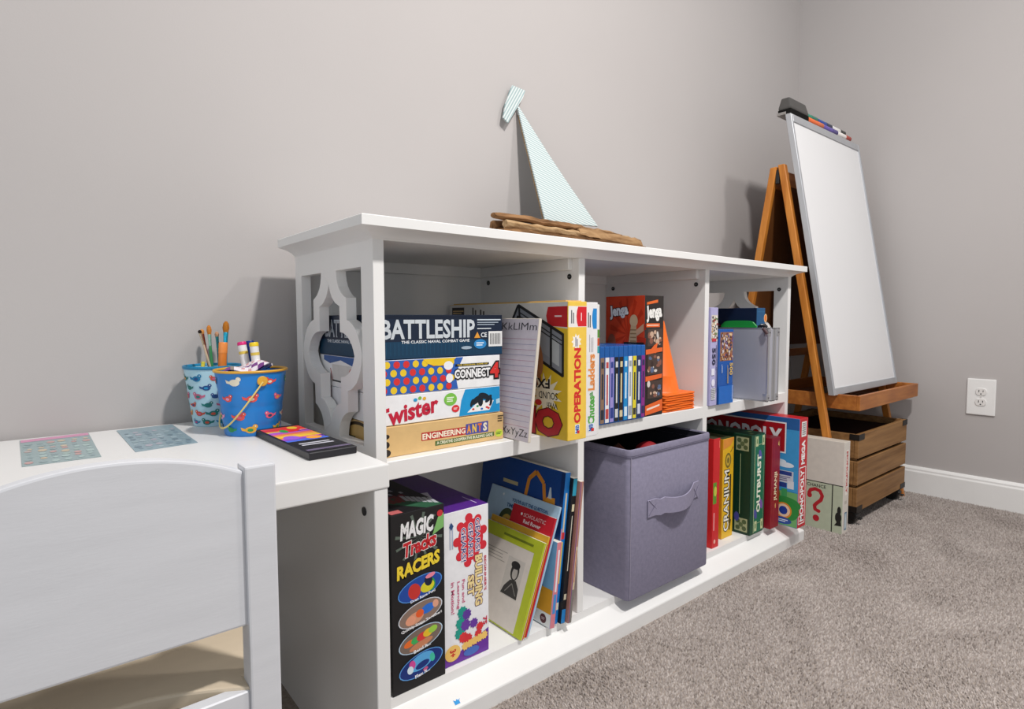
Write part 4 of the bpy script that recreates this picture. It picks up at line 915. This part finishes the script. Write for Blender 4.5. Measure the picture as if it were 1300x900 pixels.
# ================================================================== FABRIC BIN
def fabric_bin():
    x0, x1, yf, d, h = .5895, .9135, -.4525, .335, .3445
    t = thing('fabric_bin', 'grey purple fabric storage bin with front handle in the bookcase', 'storage bin', ((x0 + x1) / 2, yf + d / 2, ZB + .0005))
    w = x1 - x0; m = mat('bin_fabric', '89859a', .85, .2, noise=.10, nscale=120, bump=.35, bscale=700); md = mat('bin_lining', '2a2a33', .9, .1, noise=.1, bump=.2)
    def rr(e, z, r=.012, sag=0):
        out = []
        for cx, cy, a0 in ((1, 1, 0), (-1, 1, 90), (-1, -1, 180), (1, -1, 270)):
            for k in range(4):
                a = R(a0 + k * 30); out.append((cx * (w / 2 - r) + (r + e) * math.cos(a), cy * (d / 2 - r) + (r + e) * math.sin(a), z))
        return out
    mb = MB(); mb.loft([rr(-.001, 0), rr(0, .003), rr(.001, h * .5), rr(0, h - .002), rr(-.0015, h)], cap=False)
    mb.add(rr(-.001, 0), [tuple(range(16))[::-1]]); mb.build('shell', m, t, smooth=True, sharp=60)
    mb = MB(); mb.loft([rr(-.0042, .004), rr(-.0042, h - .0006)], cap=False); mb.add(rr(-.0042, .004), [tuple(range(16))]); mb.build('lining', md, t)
    mb = MB(); mb.loft([rr(-.005, h - .016), rr(.0014, h - .016), rr(.0020, h - .012), rr(.0020, h - .002), rr(.0008, h + .0012), rr(-.0040, h + .0012), rr(-.0052, h - .002)], cap=False); mb.build('rim_binding', m, t, smooth=True, sharp=60)
    for z in (h - .012, h - .0155):
        mb = MB(); mb.loft([rr(.0021, z - .0003), rr(.0026, z), rr(.0021, z + .0003)], cap=False); mb.build('rim_stitch', mat('stitch', '5d5970', .9), t)
    for xx in (-w / 2 + .0025, ):
        mb = MB(); mb.tube([(xx + .004, -d / 2 - .0002, .004), (xx + .004, -d / 2 - .0006, h * .5), (xx + .004, -d / 2 - .0002, h - .016)], .0009, 5); mb.build('corner_seam', mat('seam', '9a95a8', .9), t)
    # handle: sewn patches and a bowed strap
    hm = mat('bin_handle', '918ca2', .8, .2, noise=.08, nscale=120, bump=.3, bscale=600); zc = .2025; xl, xr = -w / 2 + .064, -w / 2 + .268
    hd = MB(); rings = []
    for i in range(21):
        s_ = i / 20; x = xl + (xr - xl) * s_; bow = 0 if s_ < .14 or s_ > .90 else math.sin((s_ - .14) / .76 * math.pi)
        yy = -d / 2 - .0022 - .021 * bow; zz = zc + (.006 if s_ > .2 else .0) - .010 * bow + .004 * (s_ - .5); hh = .0205 - .002 * bow
        rings.append([(x, yy, zz - hh), (x, yy - .0022, zz - hh + .001), (x, yy - .0022, zz + hh - .001), (x, yy, zz + hh)])
    hd.loft(rings); ho = hd.build('handle', hm, t, smooth=True, sharp=50)
    for a, b in ((xl, xl + .045), (xr - .028, xr)):
        mb = MB(); y = -d / 2 - .0049
        for p, q in (((a + .003, zc - .017), (b - .003, zc + .018)), ((a + .003, zc + .018), (b - .003, zc - .017))):
            mb.tube([(p[0], y, p[1]), (q[0], y, q[1])], .0005, 4)
        mb.build('cross_stitch', mat('stitch', '5d5970'), ho)
    # contents: dark net sack and a red ball
    c = thing('net_sack', 'dark crumpled net sack inside the fabric bin', 'sack', (.655, -.365, ZB + .01)); mb = MB(); q = random.Random(3); rings = []
    for j in range(9):
        a = j / 8 * math.pi; rings.append([(.042 * math.sin(a) * math.cos(k / 14 * 6.283) * q.uniform(.85, 1.15) + .0005, .048 * math.sin(a) * math.sin(k / 14 * 6.283) * q.uniform(.85, 1.15), .163 - .163 * math.cos(a) + .0006 + q.uniform(0, .006)) for k in range(14)])
    mb.loft(rings); mb.build('sack', mat('sack', '4a423a', .9, .1, dark='6a2a24', nscale=40), c)
    c = thing('red_ball', 'small red ball showing inside the fabric bin', 'ball', (.740, -.388, ZB + .225)); mb = MB()
    mb.lathe([(.034 * math.sin(j / 14 * math.pi) + 1e-5, .034 - .034 * math.cos(j / 14 * math.pi)) for j in range(15)], 24); mb.build('ball', mat('ballred', '8f1a22', .5), c, smooth=True)
    c.location.z = ZB + .0065 + .2625
    c2 = thing('toy_basket', 'dark toy basket filling the lower part of the fabric bin', 'basket', (.752, -.31, ZB + .006)); mb = MB(); mb.box((-.05, -.13, 0), (.13, .13, .2625)); mb.build('basket', mat('basket', '1f1d20', .9), c2, .01)
fabric_bin()

# ================================================================== LOWER RIGHT CELL
def lower_right():
    gp = 'board games standing in the lower right shelf'
    g = GB('game_box', 'thin bright red game box with green picture next to the fabric bin', 'game box', 1.0090, 1.0420, -.405, .26, ZB, .308, {'all': 'cf1f24', 'top': '3a3a2a'}, group=gp)
    p = g.face('front'); p.rect(.001, .125, .018, .185, '5f9a2c').ell(.012, .16, .007, .014, 'c8d04a').rect(.005, .05, .010, .10, 'f0a0a0').ell(.012, .018, .005, .006, 'f0b0a0').rect(.027, .28, .031, .30, 'f0705a').done()
    g = GB('game_box', 'yellow game box with black outlined lettering beside the red box', 'game box', 1.0910, 1.1500, -.385, .26, ZB, .293, {'all': 'e3b41f', 'top': '3f4a2a', 'left': 'd99a1f'}, group=gp, rz=0)
    p = g.face('front'); w = g.w
    p.text('CRANIUM', .023, .110, .180, .027, 'f4f0e2', rot=90, bold=.02, out='2a2620', ow=.06).bars(.043, .115, .15, .008, 1, '2a2620', 90, .8).line([(.041, .02), (.047, .05)], .006, '2a2620').ell(.028, .228, .016, .022, '7a6a2a').ell(.028, .228, .011, .016, 'c9a83a').ell(.028, .228, .006, .009, '7a6a2a').line([(.040, .25), (.052, .262)], .002, '3a3424').ell(.053, .263, .0025, .0025, 'c8342a').poly([(.001, .262), (.04, .270), (.058, .288), (.058, .292), (.001, .292)], 'e0903a').done()
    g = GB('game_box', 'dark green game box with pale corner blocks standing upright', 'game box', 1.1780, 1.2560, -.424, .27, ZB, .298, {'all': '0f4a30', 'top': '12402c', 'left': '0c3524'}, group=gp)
    p = g.face('front'); w, h = g.w, g.h
    p.rect(.020, .004, .075, h - .004, '156b4c').rect(.019, .004, .021, h - .004, 'c8d0a0').rect(.0750, .004, .0765, h - .004, '9ab890')
    for u, v in ((.025, .008), (.062, .008), (.025, .262), (.062, .262)): p.rect(u, v, u + .014, v + .030, 'c9d0a0').rect(u + .004, v + .008, u + .010, v + .022, '6a8a5a')
    for u, v, c in ((.052, .235, '5a5aa8'), (.030, .06, '4a4a98'), (.062, .085, '7a5aa8'), (.040, .20, '2a8a7a')): p.ell(u, v, .008, .016, c, 20)
    p.text('OUTBURST', .046, .150, .175, .022, 'eef0dc', rot=90, bold=.04).rect(.023, .030, .074, .0312, 'c8d0a0').rect(.023, .266, .074, .2672, 'c8d0a0').done()
    p = g.face('left'); d = g.d
    for v in (.008, .250): p.rect(.222, v, .262, v + .040, 'a4ab84').ell(.232, v + .01, .007, .007, '4f6040').ell(.252, v + .01, .007, .007, '4f6040').ell(.232, v + .03, .007, .007, '4f6040').ell(.252, v + .03, .007, .007, '4f6040').ell(.242, v + .02, .007, .007, '5f6e4a')
    p.rect(.236, .06, .238, .24, 'a8b888').ell(.228, .05, .008, .014, '4a4a98').text('T', .200, .185, .030, .05, 'd8dcc8', bold=.01).done()
    g.body.name = 'box_lid'; B((g.ox + g.w + .0001, -.133, .002), (g.ox + g.w + .010, .131, .292), 'box_base', ink('0c3524'), g.root, .001)
    p = g.face('top')
    for u, v in ((.02, .01), (.05, .03), (.03, .09), (.06, .14)): p.rect(u, v, u + .012, v + .012, '7a8a5a')
    p.done()
    g = GB('game_box', 'dark red game box with cream lettering between green and blue boxes', 'game box', 1.2775, 1.3290, -.436, .27, ZB, .278, {'all': '8f1424', 'top': '6a1020'}, group=gp)
    p = g.face('front'); w = g.w
    p.text('JUMANJI', .028, .128, .090, .020, 'f2e0b8', rot=90, bold=.03).rect(.040, .09, .0425, .17, 'c86a3a').ell(.028, .068, .003, .008, 'e0a86a').rect(.014, .02, .016, .26, 'a82a34').poly([(.036, .255), (.045, .25), (.042, .268)], 'e0c06a').done()
    g = GB('game_box', 'large red and blue property trading game box sticking out of the shelf', 'game box', 1.3440, 1.3990, -.486, .385, ZB, .336, {'all': 'c41c28', 'left': '2b86c6', 'top': 'b81a26'}, group=gp)
    p = g.face('front'); w, h = g.w, g.h
    p.text('MONOPOLY', .026, .098, .160, .025, 'f6f2f0', rot=90, bold=.04).text('MEGA', .027, .232, .074, .024, 'f6f2f0', rot=90, bold=.05)
    for a, b in (((.006, .012), (.006, .186)), ((.046, .012), (.046, .186)), ((.006, .012), (.046, .012)), ((.006, .186), (.046, .186))): p.line([a, b], .003, 'f6f2f0')
    p.rect(.012, .280, .044, .326, 'f0eeec')
    for i in range(9): p.rect(.016, .286 + i * .0042, .040, .2878 + i * .0042, '25262a')
    p.done()
    p = g.face('left'); d = g.d
    p.rect(.001, .11, d - .001, h - .001, '3f9ad4').rect(.001, .30, d - .001, h - .001, '2a5f9f').rect(.02, .225, .345, .320, 'f0eeee').rect(.024, .229, .341, .316, 'a8141f').text('MONOPOLY', .182, .272, .300, .056, 'e9e7e8', bold=.04, out='5a0d14', ow=.02)
    p.ell(.325, .20, .022, .006, 'd8eaf4').ell(.345, .19, .026, .008, 'e2eef6').ell(.31, .188, .02, .008, 'cfe4f0')
    p.rect(.30, .135, .370, .172, 'c9cdd8').rect(.29, .158, .365, .170, '2a3f8a').rect(.29, .120, .350, .134, '2a3f8a').bars(.333, .147, .06, .016, 3, '6a5f8a', 0, .5).rect(.352, .118, .372, .142, 'd8dce4')
    p.rect(.24, .002, .384, .108, '6fae6a').ell(.31, .09, .022, .028, '8a6a34').rect(.335, .08, .352, .116, '3f9a5a').ell(.345, .07, .05, .022, '2f8a3f').ell(.36, .05, .030, .030, '2a8a3a').ell(.342, .048, .026, .025, 'e08a2c').ell(.342, .048, .021, .020, 'f0d0b0').ell(.342, .048, .013, .013, '1f3f9a').ell(.338, .016, .030, .011, '2a4f9f').bars(.338, .016, .040, .010, 2, 'd8e4f4').done()
    g = GB('game_box', 'off white game box with red question mark standing on the carpet', 'game box', 1.5980, 1.6420, -.518, .215, .0, .306, {'all': 'd9d2c8', 'top': 'cfc6ba'}, group='board games standing in the lower right shelf')
    del g.root['group']
    p = g.face('front'); w = g.w
    p.rect(.013, .130, .031, .280, 'f0e8e0').text('MONOPOLY', .023, .205, .140, .013, 'c0342f', rot=-90, bold=.06).rect(.014, .012, .032, .072, '4a6f8a').rect(.017, .016, .029, .068, 'a8bcc8').bars(.023, .042, .045, .008, 2, 'e8eef0', 90).rect(.012, .100, .03, .11, 'c0b8ae').done()
    p = g.face('left'); d = g.d
    p.rect(.001, .001, d - .001, .160, 'bcc4ac').rect(.001, .159, d - .001, .162, '1d1c1a').rect(.180, .001, .1835, .160, '1d1c1a').text('CHANCE', .130, .147, .062, .011, '2a2a28')
    q = [(a + .028, b * 1.02) for a, b in ((.078, .112), (.084, .126), (.099, .132), (.114, .128), (.122, .113), (.118, .098), (.106, .086), (.098, .076), (.100, .064), (.110, .060))]
    p.line(q, .0115, 'b8202c').ell(q[0][0] + .003, q[0][1] - .004, .0080, .0090, 'b8202c').ell(q[-1][0] + .001, q[-1][1], .0068, .0062, 'b8202c')
    for a in q[1:-1]: p.ell(a[0], a[1], .0056, .0056, 'b8202c')
    p.ell(.132, .036, .0105, .0110, 'b8202c').ell(.202, .055, .010, .018, '1d1c1a').ell(.204, .078, .006, .014, '1d1c1a').poly([(.190, .026), (.212, .028), (.210, .045), (.198, .04)], '1d1c1a').done()
lower_right()

# ================================================================== CRATE
def crate():
    x0, x1, y0, y1, z0, z1 = 1.705, 2.180, -.520, -.165, .052, .318
    t = thing('wooden_crate', 'slatted wooden storage crate on black casters under the easel', 'crate', ((x0 + x1) / 2, (y0 + y1) / 2, 0))
    w, d = (x1 - x0) / 2, (y1 - y0) / 2; sh = .0815; gap = .0105
    for i in range(3):
        za = z0 + i * (sh + gap)
        for a, b in (((-w, -d), (w, -d + .014)), ((-w, d - .014), (w, d))): B((a[0], a[1], za), (b[0], b[1], za + sh), 'slat', CRATE, t, .0015)
        for a, b in (((-w, -d + .0145), (-w + .014, d - .0145)), ((w - .014, -d + .0145), (w, d - .0145))): B((a[0], a[1], za), (b[0], b[1], za + sh), 'slat', CRATE, t, .0015)
    for sx in (-1, 1):
        for sy in (-1, 1):
            B((min(sx * (w - .0145), sx * (w - .034)), min(sy * (d - .0145), sy * (d - .034)), z0), (max(sx * (w - .0145), sx * (w - .034)), max(sy * (d - .0145), sy * (d - .034)), z1 - .01), 'corner_post', CRATE, t, .001)
    B((-w + .015, -d + .015, z0 + .001), (w - .015, d - .015, z0 + .012), 'crate_floor', CRATE, t, .001)
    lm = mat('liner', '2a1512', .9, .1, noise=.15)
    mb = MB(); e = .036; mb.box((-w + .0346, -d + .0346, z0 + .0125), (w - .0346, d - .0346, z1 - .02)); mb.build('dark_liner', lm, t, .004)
    br = mat('bracket', '2b2826', .45, .5, metal=.6, noise=.1)
    for sx in (-1, 1):
        for sy in (-1, 1):
            for zz in (z1 - .036, z0 - .001):
                mb = MB(); q = .050; k = .0016; hz = .034
                X0, Y0 = sx * (w + k), sy * (d + k)
                mb.box((min(X0, X0 - sx * q), min(Y0, Y0 - sy * k * .9), zz), (max(X0, X0 - sx * q), max(Y0, Y0 - sy * k * .9), zz + hz * .6))
                mb.box((min(X0, X0 - sx * k * .9), min(Y0, Y0 - sy * q * .6), zz), (max(X0, X0 - sx * k * .9), max(Y0, Y0 - sy * q * .6), zz + hz * .6))
                if zz > .1: mb.v = [(a, b, c + .0158) for a, b, c in mb.v]
                mb.build('corner_bracket', br, t, .0004)
    for sx in (-1, 1):
        for sy in (-1, 1):
            cx, cy = sx * (w - .030), sy * (d - .028)
            mb = MB(); mb.lathe([(.019, .046), (.019, .0515)], 16, (cx, cy, 0)); c = mb.build('caster', DARK, t)
            mb = MB(); mb.prism([(cy + .0235 * math.cos(k / 22 * 6.283) + .004, .0238 + .0235 * math.sin(k / 22 * 6.283)) for k in range(22)], 'x', cx - .012, cx + .012); mb.build('wheel', mat('rubber', '181818', .45), c, .003, seg=2)
            mb = MB(); mb.prism([(cy - .018, .02), (cy + .02, .02), (cy + .027, .034), (cy + .018, .047), (cy - .014, .047), (cy - .027, .036)], 'x', cx - .0145, cx + .0145); mb.build('caster_hood', DARK, c, .003)
            B((cx - .008, cy - .036, .024), (cx + .008, cy - .024, .029), 'brake_lever', DARK, c, .001)
crate()

# ================================================================== EASEL
def easel():
    t = thing('childrens_easel', 'wooden childrens easel with a tall whiteboard in the corner', 'easel', (1.95, -.27, 0))
    M0 = Matrix.Translation((-1.95, .27, 0)); XL, XR = 1.6465, 2.240; TW = .021
    A = Vector((0, -.2595, 1.252))                      # front leg top
    Bm = Vector((0, -.4955, 0)); C1 = Vector((0, -.232, 1.247)); C0 = Vector((0, -.034, 0))
    def leg(x, p, q, dpt, name):
        v = (q - p).normalized(); n = Vector((0, -v.z, v.y)) if True else None
        mb = MB(); ring = lambda c: [(x, c.y - dpt / 2, c.z), (x + TW, c.y - dpt / 2, c.z), (x + TW, c.y + dpt / 2, c.z), (x, c.y + dpt / 2, c.z)]
        mb.loft([[M0 @ Vector(k) for k in ring(c)] for c in (p, q)]); return mb.build(name, PINE, t, .002)
    for x in (XL, XR - TW):
        leg(x, Bm, A, .024, 'front_leg'); leg(x, C0, C1, .024, 'rear_leg')
    def rail(yz, h, dpt, name, x0=XL + TW, x1=XR - TW, m=PINEX): 
        y, z = yz; mb = MB(); mb.box((x0, y - dpt / 2, z - h / 2), (x1, y + dpt / 2, z + h / 2)); mb.v = [tuple(M0 @ Vector(p)) for p in mb.v]; return mb.build(name, m, t, .0015)
    fy = lambda z: Bm.y + (A.y - Bm.y) * z / A.z
    ry = lambda z: C0.y + (C1.y - C0.y) * z / C1.z
    rail((fy(1.20), 1.20), .05, .016, 'front_rail'); rail((ry(1.20), 1.20), .05, .016, 'rear_rail'); rail((ry(.565), .565), .03, .016, 'rear_rail')
    # brown rear panel between the rear legs
    def panel(fz, z0, z1, off, th, m, name):
        mb = MB(); mb.loft([[M0 @ Vector(k) for k in ((XL + TW, fz(z) + off, z), (XR - TW, fz(z) + off, z), (XR - TW, fz(z) + off + th, z), (XL + TW, fz(z) + off + th, z))] for z in (z0, z1)]); return mb.build(name, m, t)
    panel(ry, .60, 1.175, -.004, .006, mat('rear_board', '7a4a22', .6, .3, nscale=6, stretch=(1, 1, .3), dark='5a3316'), 'rear_board')
    panel(fy, .62, 1.175, -.004, .006, mat('front_hardboard', '5d3418', .7, .2, nscale=6, dark='4a2812'), 'front_backing')
    for x in (XL + .004, XR - TW + .004):
        mb = MB(); mb.box((x, -.252, 1.188), (x + .012, -.239, 1.236)); mb.v = [tuple(M0 @ Vector(p)) for p in mb.v]; mb.build('hinge', DARK, t, .001)
    # tray between the legs, wider than the frame at the front
    def bx(a, b, name, m, par=t, bev=.0015):
        mb = MB(); mb.box(a, b); mb.v = [tuple(M0 @ Vector(p)) for p in mb.v]; return mb.build(name, m, par, bev)
    tx0, tx1, ty0, ty1, tz0, tz1 = XL + TW + .008, 2.2085 + .050, -.5305, -.150, .402, .4525
    tr = bx((tx0, ty0, tz0), (tx1, ty0 + .012, tz1), 'tray', PINEX)
    bx((tx0, ty0 + .012, tz0), (tx0 + .012, ty1, tz1), 'tray_side', PINEX, tr); bx((tx1 - .012, ty0 + .012, tz0), (tx1, ty1, tz1), 'tray_side', PINEX, tr)
    bx((tx0 + .012, ty0 + .012, tz0 + .002), (tx1 - .012, ty1, tz0 + .010), 'tray_bottom', mat('tray_bottom', '7a4522', .6), tr); bx((tx0, ty1, tz0), (tx1, ty1 + .012, tz1), 'tray_back', PINEX, tr)
    bx((XL + TW, -.440, .455), (XL + TW + .018, -.420, .475), 'board_bracket', DARK)
    # whiteboard in an aluminium frame, standing in front of the legs
    P = lambda s_, n: Vector((0, -.4425 + .1725 * s_ - n, .4495 + .972 * s_))     # s along height, n outwards (towards the room)
    bl, br_ = 1.646, 2.250
    wbm = mat('whiteboard', 'e9e9ea', .22, .5, noise=.01, nscale=3); fr = mat('board_frame', 'c3c6ca', .35, .5, metal=.55, noise=.04)
    def slab(x0, x1, s0, s1, n0, n1, name, m, par=t, bev=0):
        mb = MB(); mb.loft([[M0 @ (P(s_, n) + Vector((x, 0, 0))) for x, n in ((x0, n1), (x1, n1), (x1, n0), (x0, n0))] for s_ in (s0, s1)]); return mb.build(name, m, par, bev)
    wb_ = slab(bl + .004, br_ - .004, .004, .996, .004, .016, 'whiteboard', wbm)
    fw_ = .013
    slab(bl, bl + fw_, 0, 1, 0, .020, 'frame_side', fr, wb_, .0012); slab(br_ - fw_, br_, 0, 1, 0, .020, 'frame_side', fr, wb_, .0012)
    slab(bl + fw_, br_ - fw_, 0, .024, 0, .020, 'frame_bottom', fr, wb_, .0012); slab(bl + fw_, br_ - fw_, .972, 1, 0, .020, 'frame_top', fr, wb_, .0012)
    # clear pen holder along the top edge
    y0, z0 = P(1, 0).y, P(1, 0).z
    hm = mat('holder', 'b9b4b0', .3, .5, trans=.5, noise=.02)
    ph = bx((bl + .002, y0 - .017, z0 + .0004), (br_ - .05, y0 + .030, z0 + .0016), 'pen_holder', hm, wb_, .0003)
    bx((bl + .150, y0 + .0065, z0 + .0016), (br_ - .05, y0 + .030, z0 + .0285), 'holder_step', hm, wb_, .0005)
    bx((bl, y0 - .002, z0 + .0004), (bl + .002, y0 + .030, z0 + .010), 'holder_end', hm, wb_, .0005)
    zt_ = z0 + .002
    e = thing('board_eraser', 'black felt whiteboard eraser on top of the whiteboard', 'eraser', (bl + .076, y0 + .006, zt_))
    mb = MB(); mb.loft([[(-.070, -.022, .018), (.070, -.022, .018), (.070, .022, .018), (-.070, .022, .018)], [(-.070, -.022, .026), (.070, -.022, .026), (.070, .022, .026), (-.070, .022, .026)], [(-.062, -.012, .060), (.066, -.012, .060), (.066, .016, .060), (-.062, .016, .060)]]); mb.build('eraser_grip', mat('eraser', '4a4846', .5, .45), e, .004, seg=2)
    B((-.071, -.0225, .0003), (.071, .0225, .0182), 'felt_pad', mat('felt', '191817', .95, .1, bump=.5), e, .001)
    rows = [(-.0045, 0, [('orange dry wipe marker beside the eraser', 'e8703c', 'e2764a'), ('purple dry wipe marker between the orange and red markers', '6a5aa8', '564a90'), ('red dry wipe marker with pale label on the whiteboard top', 'e9e4e0', 'b8402f')]),
            (.0175, .0270, [('green dry wipe marker resting on the whiteboard top', '2f8a72', '2a7a66'), ('blue dry wipe marker resting on the whiteboard top', '2f4f98', '2a3350'), ('black dry wipe marker with white label', 'e2e0de', '2a2f2f')])]
    for dy, dz, ms in rows:
        x = bl + .156
        for lab, c1, c2 in ms:
            zz = zt_ + .0115 + dz
            marker(lab, (x, y0 + dy, zz), (x + .126, y0 + dy, zz), c1, c2, .0105, .050, 'dry wipe markers on the whiteboard', None, 'dry_wipe_marker'); x += .129
easel()
